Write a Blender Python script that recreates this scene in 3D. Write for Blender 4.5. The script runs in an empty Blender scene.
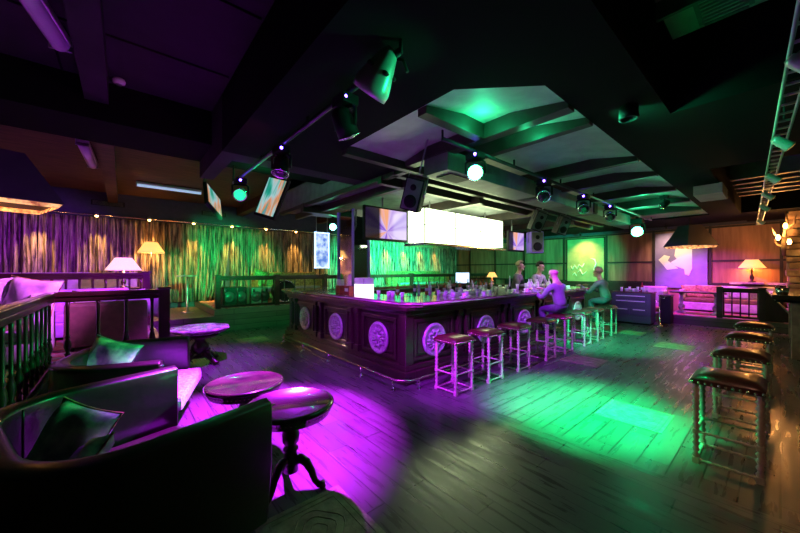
import bpy, bmesh, math, random
from mathutils import Vector, Matrix, Euler
random.seed(7)
sc = bpy.context.scene
COL = sc.collection
PI = math.pi

# ------------------------------------------------------------------ camera
cam_d = bpy.data.cameras.new('camera'); cam = bpy.data.objects.new('camera', cam_d); COL.objects.link(cam)
cam.location = (0, 0, 1.55); cam.rotation_euler = (PI/2, 0, math.radians(49.5))
cam_d.sensor_width = 36; cam_d.lens = 36*325/800; cam_d.shift_y = 4/800
cam_d.clip_start = .05; cam_d.clip_end = 100
sc.camera = cam

# ------------------------------------------------------------------ world, exposure
w = bpy.data.worlds.new('night'); sc.world = w; w.use_nodes = True
w.node_tree.nodes['Background'].inputs[0].default_value = (.32, .20, .50, 1)
w.node_tree.nodes['Background'].inputs[1].default_value = .005
sc.view_settings.view_transform = 'Standard'; sc.view_settings.look = 'None'
sc.view_settings.gamma = 1; sc.view_settings.use_curve_mapping = False
sc.view_settings.exposure = 0.25

PUR = (.42, .015, 1.0); VIO = (.25, .05, 1.0); MAG = (.62, .03, .95); GRN = (.0, 1.0, .22); GRC = (.02, 1.0, .38); WARM = (1, .50, .10); ORG = (1, .30, .06)

def spot(name, loc, aim, color, power, angle=60, blend=.5, r=.06):
    l = bpy.data.lights.new(name, 'SPOT'); l.color = color; l.energy = power
    l.spot_size = math.radians(angle); l.spot_blend = blend; l.shadow_soft_size = r
    o = bpy.data.objects.new(name, l); COL.objects.link(o); o.location = loc
    o.rotation_euler = (Vector(aim)-Vector(loc)).to_track_quat('-Z', 'Y').to_euler()
    return o
def point(name, loc, color, power, r=.05):
    l = bpy.data.lights.new(name, 'POINT'); l.color = color; l.energy = power; l.shadow_soft_size = r
    o = bpy.data.objects.new(name, l); COL.objects.link(o); o.location = loc
    return o
# stage beams: some start at a lamp head, others are added without one
def beam(name, head, aim, *a, **k):
    h = Vector(head); d = (Vector(aim)-h).normalized(); return spot(name, tuple(h+d*.24), aim, *a, **k)
HZ = 2.63
beam('beam_tables', (-3.57, 1.33, HZ), (-3.30, .90, 0), (.50,.015,1.0), 4600, 68, .5, .05)
beam('beam_bar_front', (-3.05, 1.33, HZ), (-3.9, 3.0, .40), PUR, 420, 76, .8, .05)
beam('beam_stools', (-2.22, 1.33, HZ), (-2.70, 4.0, .2), PUR, 1100, 50, .7, .05)
beam('beam_lounge', (-5.7, 1.33, HZ), (-8.9, -.8, 1.2), PUR, 1500, 70, .8, .08)
beam('beam_low_table', (-5.2, 1.33, HZ), (-6.0, 1.15, .5), PUR, 900, 60, .9, .06)
beam('fill_hood', (-2.9, 1.33, 2.7), (-6.7, -1.2, 2.75), PUR, 90, 20, .8, .05)  # added to tint the left hood's face; no lamp head here
beam('fill_pillow', (-4.3, 1.33, HZ), (-6.3, -1.1, 1.2), (.75,.12,1), 1500, 34, .8, .06)  # extra spot brightening the lounge pillows, not tied to a built lamp
beam('beam_curtain_green', (-5.2, 1.33, HZ), (-12, 2.5, 1.5), GRN, 2600, 36, .9, .06)
spot('beam_floor_green', (-.86, 3.36, 2.85), (-1.42, 3.95, 0), (0,1,.24), 5600, 46, 1, .16)
spot('beam_back_green', (-6.9, 6.0, 2.7), (-12, 9.0, 1.5), GRC, 8000, 58, .8, .06)
spot('beam_far_green', (-3.2, 10.9, 2.65), (-6.6, 14.6, 1.6), GRC, 1500, 70, .8, .06)
spot('beam_far_magenta', (-2.7, 12.6, 2.85), (-1.5, 13.9, .5), MAG, 900, 84, .8, .06)
beam('beam_far_violet', (-1.45, 8.6, HZ), (-2.6, 12.5, .8), PUR, 420, 50, .9, .06)
spot('beam_wall_warm', (.10, 2.0, 2.7), (-.3, 3.9, .3), (1,.42,.26), 35, 60, .8, .05)
beam('beam_crowd', (-1.55, 8.4, 2.76), (-3.6, 8.0, 1.2), (.8, .35, 1), 200, 70, .8, .06)
beam('beam_person', (-2.3, 4.8, HZ), (-3.0, 6.4, 1.0), PUR, 420, 44, .7, .06)
beam('beam_stools_far', (-2.3, 6.3, HZ), (-2.5, 8.0, .05), GRC, 1000, 66, .9, .05)
spot('fill_chairs', (-1.5, 4.0, 2.7), (-3.7, -.1, .7), GRN, 1000, 26, .8, .06)  # unseen green spot, put in for the armchairs and their cushions
beam('beam_stage', (-5.2, 1.33, HZ), (-9.2, 3.4, .3), GRN, 260, 56, .9, .06)
beam('fill_ceiling_left', (-2.9, 1.33, HZ), (-7, -1.2, 3.7), (.8, .12, .4), 14, 90, 1, .05)  # weak spot added to light the left ceiling, no fixture of its own

# ------------------------------------------------------------------ materials
def mat(name, color=(.5,.5,.5), rough=.5, metal=0, noise=0, nscale=8, bump=0, color2=None, emit=None, estr=0, coat=0, spec=None, stretch=None):
    m = bpy.data.materials.new(name); m.use_nodes = True
    nt = m.node_tree; b = nt.nodes['Principled BSDF']
    b.inputs['Base Color'].default_value = (*color, 1); b.inputs['Roughness'].default_value = rough
    b.inputs['Metallic'].default_value = metal
    if coat: b.inputs['Coat Weight'].default_value = coat
    if spec is not None: b.inputs['Specular IOR Level'].default_value = spec
    if emit: b.inputs['Emission Color'].default_value = (*emit, 1); b.inputs['Emission Strength'].default_value = estr
    if noise or bump or color2:
        tc = nt.nodes.new('ShaderNodeTexCoord'); n = nt.nodes.new('ShaderNodeTexNoise')
        mp = nt.nodes.new('ShaderNodeMapping')
        if stretch: mp.inputs['Scale'].default_value = stretch
        nt.links.new(tc.outputs['Object'], mp.inputs[0]); nt.links.new(mp.outputs[0], n.inputs['Vector'])
        n.inputs['Scale'].default_value = nscale; n.inputs['Detail'].default_value = 5
        if noise or color2:
            r = nt.nodes.new('ShaderNodeValToRGB')
            c2 = color2 or tuple(c*(1-noise) for c in color)
            r.color_ramp.elements[0].color = (*c2, 1); r.color_ramp.elements[1].color = (*color, 1)
            r.color_ramp.elements[0].position = .38; r.color_ramp.elements[1].position = .62
            nt.links.new(n.outputs[0], r.inputs[0]); nt.links.new(r.outputs[0], b.inputs['Base Color'])
        if bump:
            bp = nt.nodes.new('ShaderNodeBump'); bp.inputs['Strength'].default_value = bump; bp.inputs['Distance'].default_value = .02
            nt.links.new(n.outputs[0], bp.inputs['Height']); nt.links.new(bp.outputs[0], b.inputs['Normal'])
    return m
def glow(name, color, s):
    m = bpy.data.materials.new(name); m.use_nodes = True; nt = m.node_tree
    b = nt.nodes['Principled BSDF']; b.inputs['Base Color'].default_value = (*color, 1)
    b.inputs['Emission Color'].default_value = (*color, 1); b.inputs['Emission Strength'].default_value = s
    return m
def brick_mat(name, c1, c2, mortar, bw, rh, ms, rough=.35, offset=.5, swap=None, plane='xy', noise=True, bump=.3):
    """boards or planks laid in rows; plane names the two object axes used"""
    m = bpy.data.materials.new(name); m.use_nodes = True; nt = m.node_tree; N = nt.nodes.new; L = nt.links.new
    b = nt.nodes['Principled BSDF']; tc = N('ShaderNodeTexCoord'); sp = N('ShaderNodeSeparateXYZ'); L(tc.outputs['Object'], sp.inputs[0])
    def comb(a, c):
        cb = N('ShaderNodeCombineXYZ'); L(sp.outputs[a], cb.inputs[0]); L(sp.outputs[c], cb.inputs[1]); return cb.outputs[0]
    ax = {'x': 0, 'y': 1, 'z': 2}
    v = comb(ax[plane[0]], ax[plane[1]])
    if swap is not None:
        v2 = comb(ax[plane[1]], ax[plane[0]])
        g = N('ShaderNodeMath'); g.operation = 'GREATER_THAN'; g.inputs[1].default_value = swap; L(sp.outputs[1], g.inputs[0])
        mx = N('ShaderNodeMix'); mx.data_type = 'VECTOR'; L(g.outputs[0], mx.inputs[0]); L(v, mx.inputs[4]); L(v2, mx.inputs[5]); v = mx.outputs[1]
    br = N('ShaderNodeTexBrick'); L(v, br.inputs['Vector']); br.offset = offset
    br.inputs['Scale'].default_value = 1; br.inputs['Brick Width'].default_value = bw; br.inputs['Row Height'].default_value = rh
    br.inputs['Mortar Size'].default_value = ms; br.inputs['Mortar Smooth'].default_value = .2; br.inputs['Bias'].default_value = 0
    br.inputs['Color1'].default_value = (*c1, 1); br.inputs['Color2'].default_value = (*c2, 1); br.inputs['Mortar'].default_value = (*mortar, 1)
    n = N('ShaderNodeTexNoise'); n.inputs['Scale'].default_value = 3; n.inputs['Detail'].default_value = 3
    mp = N('ShaderNodeMapping'); mp.inputs['Scale'].default_value = (.8, 7, 1); L(v, mp.inputs[0]); L(mp.outputs[0], n.inputs['Vector'])
    rr = N('ShaderNodeMapRange'); rr.inputs[1].default_value = .3; rr.inputs[2].default_value = .75; rr.inputs[3].default_value = .78; rr.inputs[4].default_value = 1.15
    L(n.outputs[0], rr.inputs[0])
    mu = N('ShaderNodeMix'); mu.data_type = 'RGBA'; mu.blend_type = 'MULTIPLY'; mu.inputs[0].default_value = 1
    L(br.outputs['Color'], mu.inputs[6]); L(rr.outputs[0], mu.inputs[7]); L(mu.outputs[2], b.inputs['Base Color'])
    r2 = N('ShaderNodeMapRange'); r2.inputs[1].default_value = .3; r2.inputs[2].default_value = .7; r2.inputs[3].default_value = rough-.08; r2.inputs[4].default_value = rough+.12
    L(n.outputs[0], r2.inputs[0]); L(r2.outputs[0], b.inputs['Roughness'])
    bp = N('ShaderNodeBump'); bp.inputs['Strength'].default_value = bump; bp.inputs['Distance'].default_value = .01
    ad = N('ShaderNodeMath'); ad.operation = 'MULTIPLY_ADD'; ad.inputs[1].default_value = -1; ad.inputs[2].default_value = 1; L(br.outputs['Fac'], ad.inputs[0])
    a2 = N('ShaderNodeMath'); a2.operation = 'MULTIPLY_ADD'; a2.inputs[1].default_value = .03; L(n.outputs[0], a2.inputs[0]); L(ad.outputs[0], a2.inputs[2])
    L(a2.outputs[0], bp.inputs['Height']); L(bp.outputs[0], b.inputs['Normal'])
    return m
M = {}
M['floor'] = brick_mat('floor boards', (.115,.098,.10), (.07,.06,.062), (.012,.01,.01), 1.25, .19, .0055, .30, .37, swap=3.12)
M['deck'] = brick_mat('dark stage boards', (.13,.10,.085), (.09,.07,.06), (.01,.01,.01), 2.2, .14, .006, .4, plane='yz')
M['wallwood'] = mat('veneer wall panels', (.40,.20,.13), .42, nscale=2.2, color2=(.24,.11,.07), stretch=(3.5,1,.35))
M['ceil'] = mat('painted dark ceiling', (.035,.026,.032), .8, noise=.3, nscale=2, spec=.15)
M['ceilbrown'] = mat('stained brown ceiling boards', (.10,.045,.024), .65, spec=.2, noise=.5, nscale=4, stretch=(6,.6,1))
M['black'] = mat('matt black', (.010,.010,.011), .65, spec=.2)
M['soffit'] = mat('black soffit paint', (.006,.006,.006), .9, spec=.06)
M['pale'] = mat('pale grey ceiling cloth', (.42,.43,.38), .6, noise=.18, nscale=5, bump=.3)
M['greyp'] = mat('dusty grey panel', (.16,.16,.16), .5, noise=.3, nscale=6)
M['trimdark'] = mat('dark brown trim', (.035,.022,.016), .45, noise=.3)
M['bluewall'] = mat('dark blue wall paint', (.05,.05,.10), .6, noise=.2)
M['darkwood'] = mat('dark stained wood', (.038,.016,.010), .28, noise=.45, nscale=6, coat=.3, stretch=(1,1,.3))
M['barwood'] = mat('mahogany bar wood', (.035,.016,.014), .30, noise=.4, nscale=5, coat=.35, stretch=(1,1,.25))
M['bartop'] = mat('polished bar top', (.16,.10,.08), .12, noise=.4, nscale=7, coat=.5)
M['barlip'] = mat('pale brass lip', (.55,.42,.38), .25, metal=.6)
M['leather'] = mat('dark brown leather', (.014,.008,.006), .33, noise=.3, nscale=30, bump=.06, coat=.15)
M['redleather'] = mat('oxblood leather', (.060,.010,.009), .36, noise=.3, nscale=20, bump=.06, coat=.2)
M['stud'] = mat('brass studs', (.75,.6,.45), .25, metal=1)
M['turned'] = mat('turned reddish wood', (.58,.45,.40), .30, noise=.3, nscale=20, coat=.3)
M['gun'] = mat('gunmetal', (.05,.05,.055), .4, metal=.5)
M['chrome'] = mat('chrome', (.8,.8,.82), .15, metal=1)
M['steel'] = mat('dull steel', (.35,.35,.37), .35, metal=.8)
M['silver'] = mat('silver grey relief', (.55,.52,.55), .4, metal=.2, noise=.35, nscale=30)
M['tabletop'] = mat('marbled dark tabletop', (.040,.026,.018), .20, nscale=5, color2=(.010,.007,.006), coat=.4)
M['palecarved'] = mat('carved table with mottled stone top', (.55,.48,.50), .2, nscale=8, color2=(.18,.14,.16), coat=.3)
M['carpet'] = mat('red patterned carpet', (.42,.05,.05), .9, nscale=9, color2=(.42,.36,.32), bump=.3)
M['purplefur'] = mat('pale fur throw', (.62,.50,.66), .9, noise=.4, nscale=24, bump=.8)
M['linen'] = mat('pale upholstery', (.62,.55,.60), .8, noise=.25, nscale=9, bump=.2)
M['gold'] = mat('gold brocade', (.50,.34,.12), .6, nscale=16, color2=(.22,.12,.05), bump=.2)
M['greenp'] = mat('patterned grey green cushion', (.62,.70,.55), .7, nscale=9, color2=(.20,.24,.26), bump=.3)
M['brownsofa'] = mat('brown velvet', (.12,.065,.04), .6, noise=.3, nscale=10)
M['olive'] = mat('olive velvet', (.22,.17,.05), .6, noise=.4, nscale=9)
M['stone'] = mat('carved inlay stone', (.34,.27,.18), .45, nscale=14, color2=(.20,.16,.11), bump=.4)
M['cabinet'] = mat('slate grey cabinet paint', (.07,.07,.10), .45)
M['white'] = mat('white plastic', (.8,.8,.8), .4)
M['paper'] = mat('white paper', (.85,.83,.8), .7)
M['glass'] = mat('clear glassware', (.9,.93,.95), .08, spec=.8); M['glass'].node_tree.nodes['Principled BSDF'].inputs['Transmission Weight'].default_value = .35
M['greenglass'] = mat('green bottle glass', (.05,.25,.08), .1); M['amber'] = mat('amber bottle glass', (.45,.16,.04), .1)
M['redbox'] = mat('red card', (.45,.03,.04), .5, noise=.4, nscale=14)
M['skin'] = mat('skin', (.62,.40,.30), .5, noise=.1)
M['hairdark'] = mat('dark hair', (.03,.02,.015), .7, bump=.5, nscale=60)
M['hairgrey'] = mat('cropped fair hair', (.32,.22,.15), .7, bump=.4, nscale=60)
M['shirtpurple'] = mat('lilac grey shirt', (.26,.20,.32), .8, noise=.15, bump=.25, nscale=10)
M['shirtteal'] = mat('grey blue pullover', (.15,.20,.23), .8, noise=.2, bump=.25, nscale=10)
M['shirtdark'] = mat('dark bartender shirt', (.20,.18,.22), .8, noise=.2)
M['shirtlight'] = mat('pale printed shirt', (.62,.62,.66), .8, nscale=14, color2=(.3,.32,.4))
M['trousers'] = mat('dark trousers', (.09,.08,.13), .8, noise=.2)
M['shoe'] = mat('black shoe leather', (.02,.02,.02), .4)
M['mirror'] = mat('mirror cladding', (.62,.64,.66), .06, metal=1)
M['violetedge'] = mat('violet lacquered edge', (.30,.20,.75), .3)
M['rock'] = mat('rough stone cladding', (.40,.27,.17), .8, nscale=5, color2=(.14,.09,.06), bump=1)
M['pinkpost'] = mat('rose marble post', (.40,.20,.17), .4, noise=.4, nscale=8)
M['hood'] = mat('dark parchment hood', (.045,.03,.05), .6, noise=.2, nscale=4)
M['led_blue'] = glow('blue led', (.12,.05,1), 30)
M['lens_green'] = glow('lit green lens', (.10,1,.45), 28)
M['lens_soft'] = glow('soft green lens', (.02,1,.35), 1.1)
M['lens_dark'] = mat('unlit lens', (.02,.02,.03), .08, coat=1)
M['bulb'] = glow('warm bulb', (1,.50,.12), 30)
M['dimtube'] = glow('dimly lit tube', (.36,.50,.75), .7)
M['signbox'] = glow('lit white panel', (.80,1,.58), 5)
M['tube'] = mat('frosted tube diffuser', (.75,.7,.78), .25)
M['fixture'] = mat('pale green lamp housing', (.45,.5,.45), .35, metal=.3)
def shade_mat(name, c, s):
    return mat(name, c, .8, noise=.1, emit=c, estr=s)
M['shade_warm'] = shade_mat('glowing amber shade', (1,.50,.13), 1.3)
M['shade_pink'] = shade_mat('glowing rosy white shade', (1,.62,.60), 1.0)
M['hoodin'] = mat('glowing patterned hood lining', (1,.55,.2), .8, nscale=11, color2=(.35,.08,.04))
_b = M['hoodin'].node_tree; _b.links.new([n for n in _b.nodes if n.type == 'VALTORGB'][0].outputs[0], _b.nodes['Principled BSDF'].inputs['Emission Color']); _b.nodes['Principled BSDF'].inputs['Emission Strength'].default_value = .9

def screen_mat(name, cols, s, scale=1.0):
    m = bpy.data.materials.new(name); m.use_nodes = True; nt = m.node_tree; N = nt.nodes.new; L = nt.links.new
    b = nt.nodes['Principled BSDF']; b.inputs['Base Color'].default_value = (.01,.01,.01,1); b.inputs['Roughness'].default_value = .15
    tc = N('ShaderNodeTexCoord'); sp = N('ShaderNodeSeparateXYZ'); L(tc.outputs['Object'], sp.inputs[0])
    a = N('ShaderNodeMath'); a.operation = 'ARCTAN2'
    y = N('ShaderNodeMath'); y.operation = 'ADD'; y.inputs[1].default_value = .14; L(sp.outputs[2], y.inputs[0]); L(y.outputs[0], a.inputs[0]); L(sp.outputs[0], a.inputs[1])
    cb = N('ShaderNodeCombineXYZ'); L(a.outputs[0], cb.inputs[0])
    n = N('ShaderNodeTexNoise'); n.inputs['Scale'].default_value = .9*scale; n.inputs['Detail'].default_value = 2; L(cb.outputs[0], n.inputs['Vector'])
    r = N('ShaderNodeValToRGB'); el = r.color_ramp.elements
    el[0].position = .3; el[0].color = (*cols[0],1); el[1].position = .75; el[1].color = (*cols[-1],1)
    for i, c in enumerate(cols[1:-1]):
        e = el.new(.3+.45*(i+1)/(len(cols)-1)); e.color = (*c,1)
    L(n.outputs[0], r.inputs[0])
    mr = N('ShaderNodeMapRange'); mr.inputs[1].default_value = -.20; mr.inputs[2].default_value = -.14; mr.inputs[3].default_value = .04; L(sp.outputs[0], mr.inputs[0])
    mm = N('ShaderNodeMix'); mm.data_type = 'RGBA'; mm.blend_type = 'MULTIPLY'; mm.inputs[0].default_value = 1; L(r.outputs[0], mm.inputs[6]); L(mr.outputs[0], mm.inputs[7])
    L(mm.outputs[2], b.inputs['Emission Color']); b.inputs['Emission Strength'].default_value = s
    return m
M['screen'] = screen_mat('television picture', [(.05,.03,.10),(.30,.12,.75),(.75,.55,.95),(1,.42,.16),(.8,.6,1)], .8)
M['screen2'] = screen_mat('monitor picture', [(.05,.35,.30),(.7,.95,.95),(1,.42,.12),(.35,.7,.9),(.8,.4,.9)], .7, 1.0)
def streaks(name, cols, s):
    m = bpy.data.materials.new(name); m.use_nodes = True; nt = m.node_tree; N = nt.nodes.new; L = nt.links.new
    b = nt.nodes['Principled BSDF']; b.inputs['Base Color'].default_value = (.01,.01,.01,1)
    tc = N('ShaderNodeTexCoord'); mp = N('ShaderNodeMapping'); mp.inputs['Scale'].default_value = (7,1,1.2); mp.inputs['Rotation'].default_value = (0,.3,0); L(tc.outputs['Object'], mp.inputs[0])
    n = N('ShaderNodeTexNoise'); n.inputs['Scale'].default_value = 1.3; n.inputs['Detail'].default_value = 2; L(mp.outputs[0], n.inputs['Vector'])
    r = N('ShaderNodeValToRGB'); el = r.color_ramp.elements; el[0].position = .3; el[0].color = (*cols[0],1); el[1].position = .72; el[1].color = (*cols[-1],1)
    for i, c in enumerate(cols[1:-1]): e = el.new(.3+.42*(i+1)/(len(cols)-1)); e.color = (*c,1)
    L(n.outputs[0], r.inputs[0]); L(r.outputs[0], b.inputs['Emission Color']); b.inputs['Emission Strength'].default_value = s
    return m
M['screen2'] = streaks('monitor picture streaks', [(.01,.12,.10),(.02,.5,.35),(.5,.8,.85),(1,.35,.12),(.03,.45,.4),(.4,.3,.8)], .6)
M['lightsign'] = mat('lit blue white poster', (.5,.6,.9), .3, nscale=6, color2=(.06,.14,.5))
_b = M['lightsign'].node_tree.nodes['Principled BSDF']; _r = [n for n in M['lightsign'].node_tree.nodes if n.type == 'VALTORGB'][0]
M['lightsign'].node_tree.links.new(_r.outputs[0], _b.inputs['Emission Color']); _b.inputs['Emission Strength'].default_value = 1.0
M['signframe'] = glow('lit frame', (.55,.75,1), 1.5)
def curtain_mat():
    m = bpy.data.materials.new('crushed velvet curtain'); m.use_nodes = True; nt = m.node_tree; N = nt.nodes.new; L = nt.links.new
    b = nt.nodes['Principled BSDF']; b.inputs['Roughness'].default_value = .45
    tc = N('ShaderNodeTexCoord'); mp = N('ShaderNodeMapping'); mp.inputs['Scale'].default_value = (1,22,1.1); L(tc.outputs['Object'], mp.inputs[0])
    n = N('ShaderNodeTexNoise'); n.inputs['Scale'].default_value = 1.6; n.inputs['Detail'].default_value = 8; n.inputs['Roughness'].default_value = .7; L(mp.outputs[0], n.inputs['Vector'])
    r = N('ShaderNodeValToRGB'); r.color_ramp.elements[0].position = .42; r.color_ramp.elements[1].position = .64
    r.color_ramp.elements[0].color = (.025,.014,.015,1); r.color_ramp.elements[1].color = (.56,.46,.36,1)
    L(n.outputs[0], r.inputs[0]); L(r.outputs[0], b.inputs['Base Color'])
    bp = N('ShaderNodeBump'); bp.inputs['Strength'].default_value = .5; bp.inputs['Distance'].default_value = .03; L(n.outputs[0], bp.inputs['Height']); L(bp.outputs[0], b.inputs['Normal'])
    return m
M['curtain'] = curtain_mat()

# ------------------------------------------------------------------ mesh builder
class MB:
    def __init__(s): s.bm = bmesh.new()
    def _xf(s, vs, mx):
        if mx is not None: bmesh.ops.transform(s.bm, matrix=mx, verts=vs)
    def box(s, x0, x1, y0, y1, z0, z1, bev=0, mx=None):
        r = bmesh.ops.create_cube(s.bm, size=1); vs = r['verts']
        for v in vs: v.co = Vector(((x0+x1)/2+v.co.x*(x1-x0), (y0+y1)/2+v.co.y*(y1-y0), (z0+z1)/2+v.co.z*(z1-z0)))
        if bev:
            es = list({e for v in vs for e in v.link_edges})
            rb = bmesh.ops.bevel(s.bm, geom=es, offset=bev, segments=2, profile=.6, affect='EDGES'); vs = list({v for f in rb['faces'] for v in f.verts} | {v for v in vs if v.is_valid})
        s._xf(vs, mx); return s
    def lathe(s, prof, c=(0,0,0), n=20, mx=None, rad=None):
        rings = []; allv = []
        for r, z in prof:
            ring = []
            for i in range(n):
                a = 2*PI*i/n; k = rad(a) if rad else 1
                ring.append(s.bm.verts.new((c[0]+r*k*math.cos(a), c[1]+r*k*math.sin(a), c[2]+z)))
            rings.append(ring); allv += ring
        for a, b in zip(rings, rings[1:]):
            for i in range(n):
                f = s.bm.faces.new((a[i], a[(i+1)%n], b[(i+1)%n], b[i])); f.smooth = True
        s.bm.faces.new(list(reversed(rings[0]))); s.bm.faces.new(rings[-1])
        s._xf(allv, mx); return s
    def cyl(s, p, q, r, r2=None, n=12):
        p = Vector(p); q = Vector(q); r2 = r if r2 is None else r2
        mx = Matrix.Translation(p) @ (q-p).to_track_quat('Z','Y').to_matrix().to_4x4()
        return s.lathe([(r,0),(r2,(q-p).length)], n=n, mx=mx)
    def tube(s, pts, r, n=8, closed=False):
        pts = [Vector(p) for p in pts]; rings = []; m = len(pts)
        rs = r if isinstance(r, (list, tuple)) else [r]*m
        up = Vector((0,0,1))
        for i, p in enumerate(pts):
            if closed: t = pts[(i+1)%m]-pts[i-1]
            else: t = pts[min(i+1,m-1)]-pts[max(i-1,0)]
            t.normalize(); u = t.cross(up)
            if u.length < .05: u = t.cross(Vector((1,0,0)))
            u.normalize(); v = u.cross(t)
            rings.append([s.bm.verts.new(p+u*rs[i]*math.cos(2*PI*k/n)+v*rs[i]*math.sin(2*PI*k/n)) for k in range(n)])
        for i in range(m if closed else m-1):
            a = rings[i]; b = rings[(i+1)%m]
            for k in range(n):
                f = s.bm.faces.new((a[k], a[(k+1)%n], b[(k+1)%n], b[k])); f.smooth = True
        if not closed: s.bm.faces.new(list(reversed(rings[0]))); s.bm.faces.new(rings[-1])
        return s
    def ball(s, c, rx, ry=None, rz=None, n=12, mx=None):
        ry = ry or rx; rz = rz or rx
        r = bmesh.ops.create_uvsphere(s.bm, u_segments=n, v_segments=max(6,n//2+2), radius=1)
        for v in r['verts']: v.co = Vector((c[0]+v.co.x*rx, c[1]+v.co.y*ry, c[2]+v.co.z*rz))
        for v in r['verts']:
            for f in v.link_faces: f.smooth = True
        s._xf(r['verts'], mx); return s
    def prism(s, pts, z0, z1, mx=None):
        a = [s.bm.verts.new((x,y,z0)) for x,y in pts]; b = [s.bm.verts.new((x,y,z1)) for x,y in pts]; n = len(pts)
        s.bm.faces.new(list(reversed(a))); s.bm.faces.new(b)
        for i in range(n): s.bm.faces.new((a[i], a[(i+1)%n], b[(i+1)%n], b[i]))
        s._xf(a+b, mx); return s
    def quads(s, pts, faces, smooth=False):
        v = [s.bm.verts.new(p) for p in pts]
        for f in faces:
            ff = s.bm.faces.new([v[i] for i in f]); ff.smooth = smooth
        return s
    def build(s, name, m, parent=None, loc=None, rot=None):
        bmesh.ops.recalc_face_normals(s.bm, faces=s.bm.faces[:])
        me = bpy.data.meshes.new(name); s.bm.to_mesh(me); s.bm.free()
        me.materials.append(M[m] if isinstance(m, str) else m)
        o = bpy.data.objects.new(name, me); COL.objects.link(o)
        if parent: o.parent = parent
        if loc is not None: o.location = loc
        if rot is not None: o.rotation_euler = rot
        return o
def tag(o, label, cat, group=None, kind=None):
    o['label'] = label; o['category'] = cat
    if group: o['group'] = group
    if kind: o['kind'] = kind
    return o
def thing(name, label, cat, loc=(0,0,0), rz=0, group=None):
    o = bpy.data.objects.new(name, None); o.empty_display_size = .1; COL.objects.link(o); o.location = loc; o.rotation_euler = (0,0,rz)
    return tag(o, label, cat, group)
def struct(name, mb, m):
    o = mb.build(name, m); o['kind'] = 'structure'; return o
def dup(root, loc=None, rz=None, label=None, scale=None):
    r = root.copy(); COL.objects.link(r)
    if loc is not None: r.location = loc
    if rz is not None: r.rotation_euler = (0,0,rz)
    if label: r['label'] = label
    if scale: r.scale = scale
    for ch in list(root.children):
        c = ch.copy(); COL.objects.link(c); c.parent = r
        for g in list(ch.children):
            d = g.copy(); COL.objects.link(d); d.parent = c
    return r
B = lambda *a, **k: MB().box(*a, **k)

# ------------------------------------------------------------------ setting
struct('floor', B(-12.4, .8, -4.2, 15, -.1, 0), 'floor')
struct('wall_left', B(-12.4, -12.2, -4.2, 15, 0, 3.8), 'bluewall')
struct('wall_far', B(-12.4, .8, 14.7, 14.9, 0, 3.8), 'wallwood')
struct('wall_right', B(.62, .8, -4.2, 15, 0, 3.8), 'trimdark')
struct('wall_behind', B(-12.4, .8, -4.2, -4.0, 0, 3.8), 'trimdark')
struct('ceiling', B(-5.6, .8, -4.2, 15, 3.7, 3.8), 'ceil')
struct('ceiling_lounge', B(-12.4, -5.6, -4.2, 15, 3.72, 3.8), 'ceilbrown')
# dropped black soffit round the bar with a recess over the bar's right side
sf = MB()
Z0 = 3.0; Z1 = 3.69
rx0, rx1, ry0, ry1, ch = -3.45, -1.2, 2.02, 11.6, .5
sf.box(-4.4, -.66, .92, ry0, Z0, Z1)                       # band nearest the room
sf.box(rx1, -.66, ry0, 12.2, Z0, Z1)                       # right band
sf.box(-4.4, rx0, ry0, 3.0, Z0, Z1)
sf.box(-8.2, rx1, ry1, 12.2, Z0, Z1)
sf.prism([(rx1, ry0), (rx1, ry0+ch), (rx1-ch, ry0)], Z0, Z1)
struct('trim_1', sf, 'soffit')
struct('trim_2', B(-8.2, rx0, 3.0, ry1, Z0+.02, Z1), 'greyp')      # flat ceiling over the bar's middle
# recess ceiling: facets rising inwards
rc = MB()
zi = 3.13
o_ = [(rx0,ry0),(rx1-ch,ry0),(rx1,ry0+ch),(rx1,ry1),(rx0,ry1)]
i_ = [(rx0+.55,ry0+.6),(rx1-.85,ry0+.6),(rx1-.55,ry0+.95),(rx1-.55,ry1-.5),(rx0+.55,ry1-.5)]
pts = [(x,y,Z0+.03) for x,y in o_]+[(x,y,zi) for x,y in i_]
rc.quads(pts, [(k,(k+1)%5,5+(k+1)%5,5+k) for k in range(5)]+[(5,6,7,8,9)])
struct('ceiling_recess', rc, 'pale')
bm_ = MB()
for yy, wd in ((2.95,.13),(3.42,.10),(5.05,.09),(6.05,.09),(7.4,.09),(8.8,.12),(10.2,.12)):
    bm_.box(rx0, rx1, yy, yy+wd, 2.97, 3.16)
bm_.box(-2.18, -2.07, 2.08, 3.0, 2.97, 3.16); bm_.box(rx0, rx0+.10, ry0, ry1, 2.94, 3.1)
struct('trim_3', bm_, 'trimdark')
# crown steps over the bar's near left side
st = MB()
for k, (z, dd) in enumerate(((2.94,.0),(2.88,.10))):
    st.box(-8.2, rx0-.02+dd*0, 3.02+dd*4, 3.02+dd*4+.09, z, 3.02); st.box(rx0-.3-dd*3, rx0-.2-dd*3, 3.0, ry1, z, 3.02)
for yy in (5.2, 7.4, 9.6): st.box(-8.2, rx0-.3, yy, yy+.14, 2.84, 3.02)
st.box(-6.9, -6.76, 3.0, ry1, 2.84, 3.02)
struct('trim_4', st, 'trimdark')
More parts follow.
